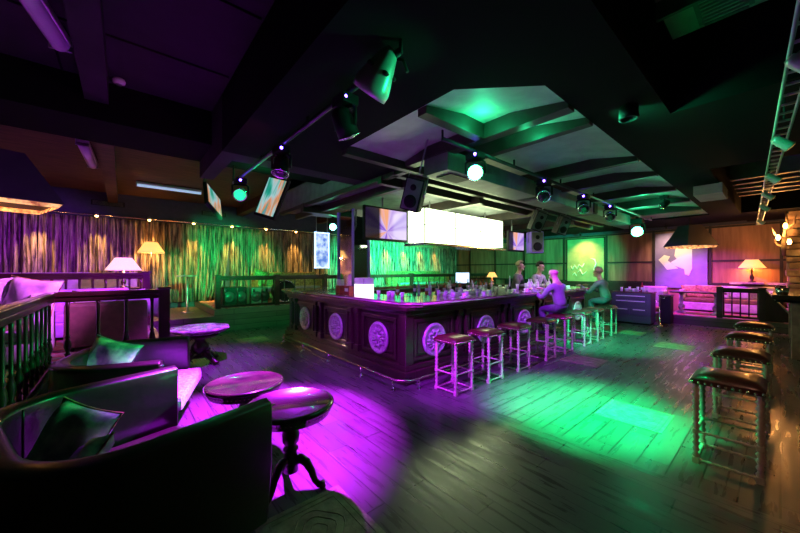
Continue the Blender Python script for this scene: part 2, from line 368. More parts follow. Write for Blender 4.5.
# ceiling beams
bb = MB()
bb.box(-5.9, -5.0, -4, 15, 3.25, 3.72)
struct('trim_5', bb, 'soffit')
b2 = MB()
for yy in (-.30, -2.6, 3.0, 6.0, 9.0, 12): b2.box(-12.2, -5.9, yy, yy+.2, 3.45, 3.72)
struct('trim_6', b2, 'ceilbrown')
b3 = MB()
b3.box(-5.0, -1.0, -.32, -.12, 3.45, 3.70)
b3.box(-5.9, -4.4, .92, 1.1, 3.0, 3.7); b3.box(-4.7,-4.4,1.1,3.0,3.0,3.7)
for xx in (-4.0,-2.9,-1.8,-.7): b3.box(xx, xx+.03, -4, .9, 3.68, 3.70)
struct('trim_7', b3, 'ceil')
b4 = MB()
for yy in (-2.0, .4): b4.box(-5.9, .6, yy-.9, yy-.88, 3.69, 3.705)
b4.box(-.66, .6, 3.85, 6.4, 3.0, 3.69)
for yy in (2.6, 3.0): b4.box(-.66, .6, yy, yy+.05, 3.60, 3.69)
b4.box(-.66, .62, 12.2, 14.7, 3.05, 3.69); b4.box(-8.2,-.66,12.2,14.7,3.10,3.69)
struct('trim_8', b4, 'soffit')
b5 = MB()
for yy in (2.45, 3.2): b5.box(-.64, .3, yy, yy+.035, 3.52, 3.69)
for yy in (7.2, 7.6, 9.0, 9.5, 10.0, 10.5, 11.0): b5.box(-.64, .3, yy, yy+.12, 3.30, 3.69)
struct('trim_9', b5, 'greyp')
b6 = MB()                                                    # recess lining of the near right bay
b6.box(-.64, .3, 1.2, 3.83, 3.66, 3.69); b6.box(-.64, .3, 6.42, 12.1, 3.64, 3.69)
struct('ceiling_bay', b6, 'pale')
# curtain wall paint band, platforms
struct('floor_stage', B(-12.2, -9.2, 1.75, 14.7, 0, .56), 'deck')
struct('floor_stage_step', B(-12.2, -9.2, .52, 1.75, 0, .40), 'deck')
struct('floor_lounge', MB().box(-12.2, -5.35, -4, .5, 0, .40).box(-5.35, .6, -4, -.60, 0, .40), 'deck')
struct('floor_platform', B(-2.2, .62, 12.3, 14.7, 0, .25), 'deck')
cp = B(-12.1, -5.5, -3.9, .4, .40, .412); cp = tag(cp.build('carpet', 'carpet'), 'red patterned carpet on the raised lounge behind the dark balustrade', 'carpet')
cp = B(-5.6, -1.0, -3.9, -.75, .413, .425); tag(cp.build('carpet_runner', 'carpet'), 'red patterned carpet strip seen between the nearest dark balusters', 'carpet')
cp = B(-2.1, .04, 12.4, 14.6, .25, .262); tag(cp.build('carpet', 'carpet'), 'red carpet on the low platform at the far right', 'carpet')
cp = B(-12.0, -9.3, 1.85, 14.5, .56, .572); tag(cp.build('carpet', 'carpet'), 'red carpet on the green-lit stage in front of the curtains', 'carpet')
# far wall trim grid
fw = MB()
for xx in (-11.2,-9.6,-8.0,-6.15,-4.5,-3.0,-1.5,.02): fw.box(xx-.035, xx+.035, 14.66, 14.71, 0, 3.0)
for zz in (1.12, 1.86, 2.96): fw.box(-12.2, .6, 14.665, 14.705, zz-.03, zz+.03)
struct('trim_10', fw, 'trimdark')
struct('trim_11', B(-9.0, -2.95, 14.60, 14.70, 0, 1.10), 'trimdark')
struct('wall_upper', B(-12.2, .6, 14.64, 14.70, 3.0, 3.10), 'bluewall')

# ------------------------------------------------------------------ curtains: one cloth per bay between the small spotlights
ys = [-4.0,-2.7,-1.61,-.52,.59,1.68,2.76,3.86,4.95,6.05,7.15,8.25,9.35,10.45,11.55,12.65,14.6]
names = {0:'leftmost crushed velvet curtain behind the big hanging hood', 1:'crushed velvet curtain panel below the left hood corner', 2:'purple-lit velvet curtain panel left of the low white table lamp',
 3:'velvet curtain panel behind the low white table lamp', 4:'velvet curtain panel glowing behind the amber lamp', 5:'velvet curtain swept aside next to the amber lamp', 6:'green-lit velvet curtain above the stage railing corner',
 7:'dark velvet curtain above the stage boxes', 8:'dim velvet curtain left of the blue poster', 9:'velvet curtain behind the blue lit poster', 10:'velvet curtain seen left of the mirrored pillar', 11:'bright green-lit velvet curtain right of the mirrored pillar',
 12:'green-lit velvet curtain under the television', 13:'green velvet curtain left below the lit white box', 14:'golden green velvet curtain under the lit white box', 15:'last velvet curtain beside the wood panels'}
def curtain(y0, y1, label, k):
    n = int((y1-y0)/.022); mb = MB(); vs = []
    ph = random.random()*6; swept = .35 if k == 5 else 0
    zs = [0.42 if y1 < 1 else .58, 1.0, 1.7, 2.4, 2.85, 3.0]
    for z in zs:
        row = []
        for i in range(n+1):
            y = y0+(y1-y0)*i/n
            t = (3.0-z)/2.4
            am = .035+.045*t
            x = -12.08+am*math.sin(2*PI*y/.135+1.2*math.sin(y*5+ph))+am*.6*math.sin(y*31+ph+t)
            yy = y+.02*math.sin(y*40+z*3)*t - swept*t*t*(y-y0)/(y1-y0)
            row.append(mb.bm.verts.new((x, yy, z)))
        vs.append(row)
    for a, b in zip(vs, vs[1:]):
        for i in range(n):
            f = mb.bm.faces.new((a[i], a[i+1], b[i+1], b[i])); f.smooth = True
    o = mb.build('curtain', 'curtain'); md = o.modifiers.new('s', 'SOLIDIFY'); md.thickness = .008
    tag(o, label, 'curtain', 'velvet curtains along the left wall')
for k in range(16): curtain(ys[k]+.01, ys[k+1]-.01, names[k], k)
tag(MB().cyl((-11.97,-4,3.05),(-11.97,14.6,3.05),.02).build('curtain_rail', 'chrome'), 'long thin rail running above the velvet curtains', 'rail')
wherey = ['over the leftmost curtain','peeping below the left hanging hood','between the left hood and the amber lamp','right above the amber shaded lamp','above the swept curtain','above the stage railing corner','above the stage boxes','left of the blue poster','just above the blue poster','by the mirrored pillar','behind the mirrored pillar','under the television','under the left end of the lit box','under the middle of the lit box','under the right end of the lit box']
for i, y in enumerate(ys[1:-1]):
    t = thing('spotlight', 'tiny glowing warm spotlight on the curtain rail '+wherey[i], 'spotlight', (-11.80,y,3.06), 0, 'small spotlights along the curtain rail')
    MB().lathe([(.015,.04),(.04,.02),(.045,-.05)], n=12).build('housing', 'steel', t)
    MB().ball((0,0,-.055),.034).build('bulb', 'bulb', t)
    MB().cyl((0,0,.02),(-.17,0,.02),.008).build('bracket', 'steel', t)
    l = spot('spot_beam', (-11.80,y,2.93), (-12.06,y+.02,.9), WARM, 260, 56, 1, .03)

# ------------------------------------------------------------------ bar
bar = thing('bar_counter', 'long dark mahogany bar with round silver medallions and a polished top', 'bar', (0,0,0))
BX, BY = -3.35, 2.97            # outer faces of the body's two sides
Lx, Ly = -7.45, 9.2
body = MB()
body.box(Lx, BX, BY, BY+.5, .12, 1.02); body.box(BX-.5, BX, BY+.5, Ly, .12, 1.02)
body.box(Lx, Lx+.5, BY+.5, 9.2, .12, 1.02); body.box(Lx+.5, BX-.5, 8.75, 9.2, .12, 1.02)
body.build('bar_body', 'barwood', bar)
pl = MB().box(Lx-.03, BX+.10, BY-.10, BY+.1, 0, .17, .015).box(BX-.1, BX+.10, BY+.1, Ly, 0, .17, .015)
pl.box(Lx-.03, BX+.06, BY-.06, BY+.1, .17, .24, .01).box(BX-.1, BX+.06, BY+.1, Ly, .17, .24, .01)
pl.build('plinth', 'barwood', bar)
fr = MB().box(Lx-.03, BX+.05, BY-.05, BY+.05, .93, 1.0, .01).box(BX-.05, BX+.05, BY+.05, Ly, .93, 1.0, .01)
fr.box(Lx-.03, BX+.12, BY-.10, BY+.05, 1.0, 1.05, .01).box(BX-.05, BX+.12, BY+.05, Ly, 1.0, 1.05, .01)
fr.build('cornice', 'barwood', bar)
def cpoly(o): # countertop outline
    return [(Lx-.2, BY-.1-o), (BX-.02, BY-.1-o), (BX+.2+o, BY+.12), (BX+.2+o, Ly+.1), (Lx-.2, Ly+.1), (Lx-.2, 8.6), (BX-.6, 8.6), (BX-.6, BY+.62), (Lx+.6, BY+.62), (Lx+.6, 8.6), (Lx-.2, 8.6)]
tp = MB()
def slab(mb, z0, z1, o):
    a = [(Lx-.2-o, BY-.1-o), (BX-.02, BY-.1-o), (BX+.2+o, BY+.12), (BX+.2+o, BY+.62), (Lx-.2-o, BY+.62)]
    mb.prism(a, z0, z1); mb.box(BX-.6, BX+.2+o, BY+.62, Ly+.1, z0, z1); mb.box(Lx-.2-o, Lx+.6, BY+.62, Ly+.1, z0, z1); mb.box(Lx+.6, BX-.6, 8.6, Ly+.1, z0, z1)
slab(tp, 1.05, 1.118, 0); tp.build('countertop', 'bartop', bar)
lp = MB()
lp.tube([(Lx-.2,BY-.105,1.09),(BX-.02,BY-.105,1.09)], .016); lp.tube([(BX-.02,BY-.105,1.09),(BX+.205,BY+.12,1.09)], .016); lp.tube([(BX+.205,BY+.12,1.09),(BX+.205,Ly+.1,1.09)], .016)
lp.build('edge_rail', 'barlip', bar)
def panel(axis, c):
    """raised frame, pilaster pair and medallion centred at c on the face"""
    def bx(mb, a0, a1, d0, d1, z0, z1, bev=.006):
        if axis == 'x': mb.box(a0, a1, BY-d1, BY-d0, z0, z1, bev)
        else: mb.box(BX+d0, BX+d1, a0, a1, z0, z1, bev)
    f = MB()
    for a0, a1, z0, z1 in ((c-.42,c+.42,.82,.87),(c-.42,c+.42,.28,.33),(c-.42,c-.37,.33,.82),(c+.37,c+.42,.33,.82)): bx(f, a0, a1, 0, .03, z0, z1)
    f.build('panel_frame', 'barwood', bar)
    f = MB()
    for a0, a1, z0, z1 in ((c-.34,c+.34,.77,.79),(c-.34,c+.34,.36,.38),(c-.34,c-.32,.36,.79),(c+.32,c+.34,.36,.79)): bx(f, a0, a1, 0, .015, z0, z1, .003)
    f.build('inner_moulding', 'barwood', bar)
    m = MB()
    R_ = .235
    m.lathe([(R_,0),(R_+.012,.015),(R_,.035),(R_-.03,.04),(R_-.045,.018),(.06,.018),(.055,.035),(.02,.05)], n=32)
    for k in range(8):
        a = 2*PI*k/8
        m.ball((.115*math.cos(a), .115*math.sin(a), .018), .055, .026, .022, n=8, mx=None)
        m.tube([(.06*math.cos(a+.3),.06*math.sin(a+.3),.03),(.12*math.cos(a+.45),.12*math.sin(a+.45),.035),(.165*math.cos(a+.25),.165*math.sin(a+.25),.03)], .011, n=6)
    o = m.build('medallion', 'silver', bar)
    if axis == 'x': o.location = (c, BY-.002, .53); o.rotation_euler = (PI/2, 0, 0)
    else: o.location = (BX+.002, c, .53); o.rotation_euler = (PI/2, 0, PI/2)
def pilaster(axis, c, w=.09):
    for s in ((-1, 1) if w < .12 else (0,)):
        cc = c+s*.10
        p = MB()
        def bx(a0, a1, d1, z0, z1):
            if axis == 'x': p.box(a0, a1, BY-d1, BY, z0, z1, .006)
            else: p.box(BX, BX+d1, a0, a1, z0, z1, .006)
        bx(cc-w*.75, cc+w*.75, .075, .24, .34); bx(cc-w/2, cc+w/2, .055, .34, .86); bx(cc-w*.7, cc+w*.7, .08, .86, .93)
        for q in (-.25, 0, .25): bx(cc+q*w-.006, cc+q*w+.006, .06, .38, .82)
        p.build('pilaster', 'barwood', bar)
for c in (-3.96,-5.26,-6.57): panel('x', c)
for c in (-4.61,-5.91,-7.12): pilaster('x', c)
for c in (3.52,4.81,6.12,7.45,8.75): panel('y', c)
for c in (4.16,5.46,6.78,8.1): pilaster('y', c)
cpst = MB().box(BX-.10, BX+.05, BY-.05, BY+.10, .24, .93, .01); cpst.build('corner_post', 'barwood', bar)
# foot rail
RY, RX = 2.66, -3.07
rl = MB().tube([(-7.0,RY+.25,.14),(-7.05,RY+.05,.14),(-7.0,RY,.14),(RX-.12,RY,.14),(RX,RY+.12,.14),(RX,Ly-.1,.14)], .016)
rl.build('foot_rail', 'stud', bar)
for x in (-7.0,-6.0,-5.0,-4.0,-3.25): MB().cyl((x,RY,.0),(x,RY,.13),.012).cyl((x,RY,0),(x,RY,.01),.035).cyl((x,RY,.1),(x,BY-.05,.1),.01).build('rail_bracket', 'chrome', bar)
for y in (2.95,4.1,5.2,6.4,7.6,8.8): MB().cyl((RX,y,.0),(RX,y,.13),.012).cyl((RX,y,0),(RX,y,.01),.03).cyl((RX,y,.1),(BX+.08,y,.1),.01).build('rail_bracket', 'chrome', bar)

# ------------------------------------------------------------------ bar stools
def twist(mb, p, q, r=.017, seg=11):
    p = Vector(p); q = Vector(q); L = (q-p).length; n = max(4, int(L/.045)); pts = []; rs = []
    for i in range(n*2+1):
        t = i/(n*2); pts.append(p.lerp(q, t)); rs.append(r if i % 2 else r*.5)
    mb.tube(pts, rs, n=8)
def make_stool(label, h=.7, s=.36, legm='turned', group=None, dome=.03):
    t = thing('bar_stool', label, 'bar stool', (0,0,0), 0, group)
    a = s/2-.02
    for sx in (-1,1):
        for sy in (-1,1):
            mb = MB(); mb.box(sx*a-.022, sx*a+.022, sy*a-.022, sy*a+.022, 0, .05, .004)
            twist(mb, (sx*a,sy*a,.04), (sx*a,sy*a,h-.05), .026); mb.box(sx*a-.02, sx*a+.02, sy*a-.02, sy*a+.02, .235, .275, .004)
            mb.build('leg', legm, t)
    for z in (.03,.255):
        for sg in (-1,1):
            mb = MB(); twist(mb, (-a,sg*a,z), (a,sg*a,z), .014); mb.build('stretcher', legm, t)
            mb = MB(); twist(mb, (sg*a,-a,z), (sg*a,a,z), .014); mb.build('stretcher', legm, t)
    # padded seat: rounded grid
    mb = MB(); n = 10; hs = s/2+.012; top = []
    for j in range(n+1):
        row = []
        for i in range(n+1):
            u = -1+2*i/n; v = -1+2*j/n; k = max(abs(u),abs(v))
            row.append(mb.bm.verts.new((u*hs*(1-.02*abs(v)**4), v*hs*(1-.02*abs(u)**4), h-.012+dome*(1-k**3)-.02*(k**8))))
        top.append(row)
    for j in range(n):
        for i in range(n):
            f = mb.bm.faces.new((top[j][i],top[j][i+1],top[j+1][i+1],top[j+1][i])); f.smooth = True
    rim = [top[0][i] for i in range(n+1)]+[top[j][n] for j in range(1,n+1)]+[top[n][i] for i in range(n-1,-1,-1)]+[top[j][0] for j in range(n-1,0,-1)]
    low = [mb.bm.verts.new((v.co.x*1.0, v.co.y*1.0, h-.068)) for v in rim]; m_ = len(rim)
    for i in range(m_): mb.bm.faces.new((rim[i], rim[(i+1)%m_], low[(i+1)%m_], low[i]))
    mb.bm.faces.new(list(reversed(low)))
    seat = mb.build('seat', 'redleather', t)
    k = 11; st = None
    for i in range(k):
        u = -hs+.015+(2*hs-.03)*i/(k-1)
        for sg in (-1,1):
            for p in ((u, sg*(hs+.001), h-.052), (sg*(hs+.001), u, h-.052)):
                if st is None: o = st = MB().ball((0,0,0), .011, n=6).build('stud', 'stud', seat)
                else: o = st.copy(); COL.objects.link(o)
                o.location = p
    return t
lab = ['nearest dark red studded stool at the bar corner','second red studded stool along the bar from its corner','third red studded stool along the bar with a green lit edge','fourth red studded stool along the bar, just short of the purple shirt','stool the person in the lilac shirt sits on','empty green-lit stool just behind the person in lilac','empty stool between the two seated customers','stool the person in the teal pullover sits on']
sy_ = [3.29,3.99,4.77,5.68,6.42,7.35,8.10,8.98]
stool0 = make_stool(lab[0], group='bar stools along the bar')
for i, y in enumerate(sy_):
    o = stool0 if i == 0 else dup(stool0, label=lab[i]); o.location = (-2.765, y, 0)
lab2 = ['nearest big dark leather stool by the right wall','second leather stool in the row by the right wall','third leather stool in the row by the right wall','farthest leather stool in the row by the right wall']
for i, y in enumerate((3.70,4.92,6.25,7.60)):
    if i == 0:
        st0 = make_stool(lab2[0], .71, .39, 'turned', 'stools along the right wall', .035); o = st0
    else: o = dup(st0, label=lab2[i])
    o.location = (-.27, y, 0)

# ------------------------------------------------------------------ inlaid floor tiles
def inlay(x0, y0, label, s=.58):
    mb = MB().box(0, s, 0, s, .0, .006)
    t = mb.build('floor_tile', 'stone', None, (x0, y0, 0)); tag(t, label, 'floor tile', 'pale carved tiles in the floor')
    for k in (0,): 
        f = MB()
        for i in (.03, .07):
            for a, b, c, d in ((i,s-i,i,i+.012),(i,s-i,s-i-.012,s-i),(i,i+.012,i,s-i),(s-i-.012,s-i,i,s-i)): f.box(a,b,c,d,.006,.009)
        for q in range(3):
            rr = .06+.06*q; f.tube([(s/2+rr*math.cos(a*PI/12), s/2+rr*.8*math.sin(a*PI/12)*(1+.15*math.cos(a*PI/3)), .006) for a in range(24)], .004, n=4, closed=True)
        f.build('carved_lines', M['stone'], t)
inlay(-1.31,3.88,'carved tile in the green pool of light left of the big stool'); inlay(-1.70,8.29,'green-lit carved tile between the platform and the wall stools'); inlay(-2.49,5.76,'violet carved tile in front of the seated person in lilac')
inlay(-2.07,.60,'carved tile beside the foot of the nearer round table'); inlay(-7.95,1.94,'carved tile in front of the green-lit stage'); inlay(-2.75,9.35,'carved tile left of the grey drawer cabinet')

# ------------------------------------------------------------------ tub armchairs
def tub_chair(label, cx, cy, rz, W=1.34, D=1.12, H=.78, SZ=.47, fwd=0, seat_mat='purplefur'):
    t = thing('armchair', label, 'armchair', (cx,cy,0), rz, 'dark leather tub armchairs')
    # plan path of the shell, open towards +y
    def path(w, d0, d1, r, n=8):
        p = [(-w, d1)]
        for k in range(n+1):
            a = PI+PI/2*k/n; p.append((-w+r+r*math.cos(a), d0+r+r*math.sin(a)))
        for k in range(n+1):
            a = 1.5*PI+PI/2*k/n; p.append((w-r+r*math.cos(a), d0+r+r*math.sin(a)))
        p.append((w, d1)); return p
    w = W/2
    out = path(w, -D/2, D/2, .42); inn = path(w-.11, -D/2+.12, D/2, .34)
    mb = MB(); n = len(out)
    lv = []
    for i in range(n):
        ox, oy = out[i]; ix, iy = inn[i]
        mx_, my_ = (ox+ix)/2, (oy+iy)/2
        lv.append([mb.bm.verts.new(p) for p in ((ox*.97,oy*.97,.05),(ox,oy,.40),(ox,oy,H-.06),(ox*.985+ix*.015,oy*.985+iy*.015,H-.02),(mx_,my_,H),(ix,iy,H-.02),(ix,iy,H-.08),(ix,iy,.30))])
    for a, b in zip(lv, lv[1:]):
        for k in range(7):
            f = mb.bm.faces.new((a[k],b[k],b[k+1],a[k+1])); f.smooth = True
        mb.bm.faces.new((a[7],b[7],b[0],a[0]))
    mb.bm.faces.new(lv[0]); mb.bm.faces.new(list(reversed(lv[-1])))
    sh = mb.build('shell', 'leather', t)
    md = sh.modifiers.new('b','BEVEL'); md.width = .012; md.segments = 2; md.limit_method = 'ANGLE'; md.angle_limit = math.radians(50)
    sm = MB(); rim = [((a[0]+b[0])/2,(a[1]+b[1])/2,H+.002) for a, b in zip(out, inn)]
    sm.tube([(x*1.055,y*1.055+.0,H-.045) for x, y, z in rim], .006, n=6)
    for q in (5, n-6): sm.tube([(inn[q][0]*.995,inn[q][1]*.995,z) for z in (.35,.5,.68,H-.03)], .005, n=6)
    sm.build('piping', 'leather', sh)
    MB().box(-w+.12, w-.12, -D/2+.13, D/2-.04, .08, SZ-.15, .03).build('seat_base', 'leather', t)
    MB().box(-w+.125, w-.125, -D/2+.14, D/2+fwd, SZ-.15, SZ, .05).build('seat_cushion', seat_mat, t)
    for sx in (-1,1):
        for sy in (-1,1): MB().lathe([(.02,0),(.03,.06)], c=(sx*(w-.12), sy*(D/2-.16), 0)).build('leg', 'darkwood', t)
    return t
tub_chair('nearest dark leather tub armchair, cut by the lower left corner', -2.47, -.01, math.radians(16), 1.34, 1.06, .78, .33, 0, 'leather')
tub_chair('second dark leather tub armchair with a green cushion, by the balustrade', -4.14, .02, math.radians(-18), 1.22, .86, .78, .42, .14)
def cushion(label, loc, rot, m, w=.42, h=.42, d=.14, group=None, piping=None):
    mb = MB(); n = 10
    for sg in (1,-1):
        g = []
        for j in range(n+1):
            row = []
            for i in range(n+1):
                u = -1+2*i/n; v = -1+2*j/n
                pin = 1-.10*(1-abs(u)**2)*abs(v)**3; pin2 = 1-.10*(1-abs(v)**2)*abs(u)**3
                t = (max(0,(1-u**4))*max(0,(1-v**4)))**.5
                wob = .012*math.sin(5*u+3*v+w*20)*t
                row.append(mb.bm.verts.new((u*w/2*pin2, sg*(d/2*t)+wob, v*h/2*pin)))
            g.append(row)
        for j in range(n):
            for i in range(n):
                f = mb.bm.faces.new((g[j][i],g[j][i+1],g[j+1][i+1],g[j+1][i])); f.smooth = True
    bmesh.ops.remove_doubles(mb.bm, verts=mb.bm.verts[:], dist=.0005)
    o = mb.build('cushion', m, None, loc, rot); tag(o, label, 'cushion', group)
    if piping:
        p = MB(); q = []
        for a, b in (((-1,-1),(1,-1)),((1,-1),(1,1)),((1,1),(-1,1)),((-1,1),(-1,-1))):
            for k in range(5):
                u = a[0]+(b[0]-a[0])*k/5; v = a[1]+(b[1]-a[1])*k/5
                q.append((u*w/2*(1-.10*(1-v*v)*abs(u)**3), 0, v*h/2*(1-.10*(1-u*u)*abs(v)**3)))
        p.tube(q, .007, n=6, closed=True); p.build('piping', piping, o)
    return o
cushion('grey green patterned cushion with gold back in the nearest armchair', (-2.70,-.22,.56), (math.radians(-26),math.radians(14),math.radians(48)), 'greenp', .38, .38, .15, 'cushions in the tub armchairs', 'gold')
cushion('small rumpled green cushion lying in the nearest armchair', (-2.42,-.16,.50), (math.radians(-42),math.radians(-25),math.radians(15)), 'greenp', .32, .30, .13, 'cushions in the tub armchairs', 'gold')
cushion('bright green patterned cushion on the second armchair by the balustrade', (-4.28,-.10,.66), (math.radians(-22),math.radians(14),math.radians(52)), 'greenp', .46, .42, .14, 'cushions in the tub armchairs', 'greenp')

# ------------------------------------------------------------------ round pedestal tables
def round_table(label, x, y, r=.30, h=.62, rz=0):
    t = thing('pedestal_table', label, 'table', (x,y,0), rz, 'round pedestal tables')
    tp = MB().lathe([(r-.07,h-.09),(r-.03,h-.085),(r-.022,h-.04),(r-.004,h-.035),(r,h-.022),(r,h-.012),(r-.008,h-.003),(r-.028,h),(r-.032,h-.004),(0.001,h-.004)], n=48).build('tabletop', 'tabletop', t)
    g = MB(); k = 60
    for i in range(k): a = 2*PI*i/k; g.ball(((r-.021)*math.cos(a),(r-.021)*math.sin(a),h-.055), .006, n=5)
    g.build('beading', 'stud', tp)
    MB().lathe([(.06,h-.07),(.08,h-.085),(.05,h-.12),(.033,h-.14),(.038,h-.17),(.062,h-.23),(.056,h-.28),(.034,h-.31),(.052,h-.325),(.052,h-.34),(.042,h-.35),(.048,h-.40),(.052,.13),(.02,.11)], n=20).build('column', 'darkwood', t)
    for i in range(3):
        a = 2*PI*i/3; c_, s_ = math.cos(a), math.sin(a)
        pr = [(.03,.20),(.07,.215),(.11,.19),(.145,.13),(.17,.06),(.20,.03),(.225,.038),(.23,.055)]
        MB().tube([(q*c_,q*s_,z) for q,z in pr], [.034,.034,.031,.026,.022,.023,.024,.014], n=10).ball((.225*c_,.225*s_,.02),.024,.024,.02).build('leg', 'darkwood', t)
    return t
round_table('nearer round pedestal table with a purple glare on its top', -2.26, .91, .30, .62, math.radians(50))
round_table('farther round pedestal table, lower left of the bar', -2.98, .80, .31, .60, math.radians(20))
# ornate low table by the stage
t = thing('carved_table', 'ornate carved table with scalloped stone top in front of the stage', 'table', (-6.33,.99,0), .2)
rd = lambda a: 1+.045*math.cos(8*a)
MB().lathe([(.30,.50),(.36,.52),(.40,.545),(.44,.57),(.445,.585),(.43,.60),(.40,.602)], n=64, rad=rd).build('tabletop', 'palecarved', t)
MB().lathe([(.26,.50),(.30,.47),(.28,.45),(.10,.43),(.07,.38),(.13,.30),(.14,.24),(.07,.18),(.09,.13),(.12,.10)], n=20).build('column', 'darkwood', t)
for i in range(4):
    a = 2*PI*i/4+.4; c_, s_ = math.cos(a), math.sin(a)
    MB().tube([(q*c_,q*s_,z) for q,z in [(.05,.14),(.14,.16),(.22,.10),(.28,.045),(.34,.05)]], [.05,.055,.045,.035,.03], n=10).ball((.33*c_,.33*s_,.035),.05,.05,.035).ball((.17*c_,.17*s_,.2),.035).build('foot', 'darkwood', t)

# ------------------------------------------------------------------ balustrades
def turned(mb, x, y, z0, z1, r=.028, sq=True):
    L = z1-z0
    pr = [(r*.8,0),(r*.8,.10*L),(r*1.2,.12*L),(r*.6,.15*L),(r*1.35,.25*L),(r*1.15,.32*L),(r*.6,.38*L),(r*1.1,.40*L),(r*.65,.43*L),(r*.7,.9*L),(r*.9,1.0*L)]
    mb.lathe(pr, c=(x,y,z0), n=10)
def balustrade(label, p, q, z0, z1, n, ends, m='darkwood', group=None, plain=False, r=.026):
    t = thing('balustrade', label, 'balustrade', (0,0,0), 0, group)
    p = Vector((*p,0)); q = Vector((*q,0)); d = (q-p).normalized(); s = Vector((-d.y,d.x,0))
    def rail(zc, hw, hh, name):
        vs = []
        for a in (p-d*.02, q+d*.02):
            for sx, sz in ((-1,-1),(1,-1),(1,1),(-1,1)): vs.append((a.x+s.x*sx*hw, a.y+s.y*sx*hw, zc+sz*hh))
        mb = MB().quads(vs, [(0,1,2,3),(4,7,6,5),(0,4,5,1),(1,5,6,2),(2,6,7,3),(3,7,4,0)])
        o = mb.build(name, m, t); md = o.modifiers.new('b','BEVEL'); md.width = .012; md.segments = 2; return o
    rail(z1-.03, .045, .03, 'handrail'); rail(z1-.09, .03, .03, 'under_rail'); rail(z0+.05, .03, .03, 'bottom_rail')
    for i in range(n):
        a = p.lerp(q, (i+.5)/n); mb = MB()
        if plain: mb.cyl((a.x,a.y,z0+.07),(a.x,a.y,z1-.11),r*.6)
        else: turned(mb, a.x, a.y, z0+.07, z1-.11, r)
        mb.build('baluster', m, t)
    for e in ends:
        a = p.lerp(q, e); MB().box(a.x-.06,a.x+.06,a.y-.06,a.y+.06,z0,z1+.0,.006).box(a.x-.075,a.x+.075,a.y-.075,a.y+.075,z1,z1+.03,.006).build('newel_post', m, t)
    return t
balustrade('dark turned balustrade running behind the two armchairs from the left edge', (-1.2,-.62), (-5.42,-.62), .425, 1.30, 18, [], group=None, r=.020)
balustrade('dark turned balustrade with a thick end post beside the second armchair', (-5.42,-.62), (-5.42,.43), .412, 1.30, 4, [1.0], r=.026)
balustrade('farther purple-lit balustrade with a thin rail below the curtains', (-8.6,-3.6), (-8.6,.38), .412, 1.50, 22, [1.0])
balustrade('green-lit railing along the front of the stage', (-9.34,1.85), (-9.34,5.6), .572, 1.41, 12, [0,.4,.8], plain=True)
balustrade('dark railing behind the bar under the green curtains', (-9.34,5.8), (-9.34,14.2), .572, 1.41, 26, [0,.33,.66,1], plain=True)
balustrade('dark railing on the far right platform with a post left of it', (-1.08,12.42), (-.30,12.42), .262, 1.08, 5, [0,1.0], plain=True)
# slanted side panel of the platform's stair
sp_ = MB().quads([(-.24,12.36,.27),(.25,12.36,.27),(.25,12.36,.30),(-.24,12.36,1.02),(-.24,12.46,.27),(.25,12.46,.27),(.25,12.46,.30),(-.24,12.46,1.02)], [(0,1,2,3),(7,6,5,4),(0,4,5,1),(1,5,6,2),(2,6,7,3),(3,7,4,0)])
t = sp_.build('stair_panel', 'darkwood'); tag(t, 'dark panel with a slanted top edge at the right end of the far platform', 'panel')
MB().tube([(-.24,12.40,1.05),(.27,12.40,.31)], .022, n=6).build('edge_strip', 'turned', t)

# ------------------------------------------------------------------ lounge furniture behind the balustrade
def sofa(name, label, x0, x1, y0, y1, z, back, m, seatm, h=.7, cat='sofa'):
    """back: which side carries the backrest"""
    t = thing(name, label, cat, ((x0+x1)/2,(y0+y1)/2,z)); a = (x1-x0)/2; b = (y1-y0)/2
    MB().box(-a,a,-b,b,.05,.28,.03).build('base', m, t)
    MB().box(-a+.08,a-.08,-b+.08,b-.08,.28,.42,.05).build('seat_cushion', seatm, t)
    bb = {'+x':(a-.16,a,-b,b),'-x':(-a,-a+.16,-b,b),'+y':(-a,a,b-.16,b),'-y':(-a,a,-b,-b+.16)}[back]
    MB().box(*bb,.2,h,.05).build('backrest', m, t)
    for s in (-1,1):
        if back[1] == 'x': MB().box(-a+.02,a-.02,(b-.12) if s>0 else -b,b if s>0 else -b+.12,.2,h-.12,.04).build('armrest', m, t)
        else: MB().box((a-.12) if s>0 else -a,a if s>0 else -a+.12,-b+.02,b-.02,.2,h-.12,.04).build('armrest', m, t)
    for sx in (-1,1):
        for sy in (-1,1): MB().cyl((sx*(a-.08),sy*(b-.08),0),(sx*(a-.08),sy*(b-.08),.06),.025).build('leg', 'darkwood', t)
    return t
sofa('sofa', 'brown sofa seen from behind through the balusters next to the end post', -7.3,-6.4,-.62,.30,.412,'+x','brownsofa','linen',.68)
sofa('sofa', 'pale high-backed sofa at the left edge behind the balustrade', -6.7,-5.75,-2.6,-.72,.412,'-x','linen','purplefur',.98)
sofa('sofa', 'lilac-lit sofa on the raised lounge below the low white lamp', -8.4,-7.55,-1.2,.10,.412,'-x','linen','linen',.80)
cushion('shaggy pink fur cushion at the left edge above the rail', (-6.25,-1.32,1.22), (math.radians(-12),0,math.radians(62)), 'purplefur', .62, .50, .20, 'cushions on the lounge sofas')
cushion('white and yellow pointed pillow on the pale sofa above the rail', (-6.02,-.86,1.20), (math.radians(-12),math.radians(8),math.radians(60)), 'linen', .56, .52, .18, 'cushions on the lounge sofas', 'gold')
cushion('lilac cushion standing on the brown sofa left of the end post', (-6.75,-.32,1.06), (math.radians(-14),0,math.radians(75)), 'linen', .55, .40, .14, 'cushions on the lounge sofas')
cushion('pale cushion standing on the brown sofa nearer the end post', (-6.75,.10,1.06), (math.radians(-14),0,math.radians(100)), 'linen', .40, .40, .14, 'cushions on the lounge sofas')
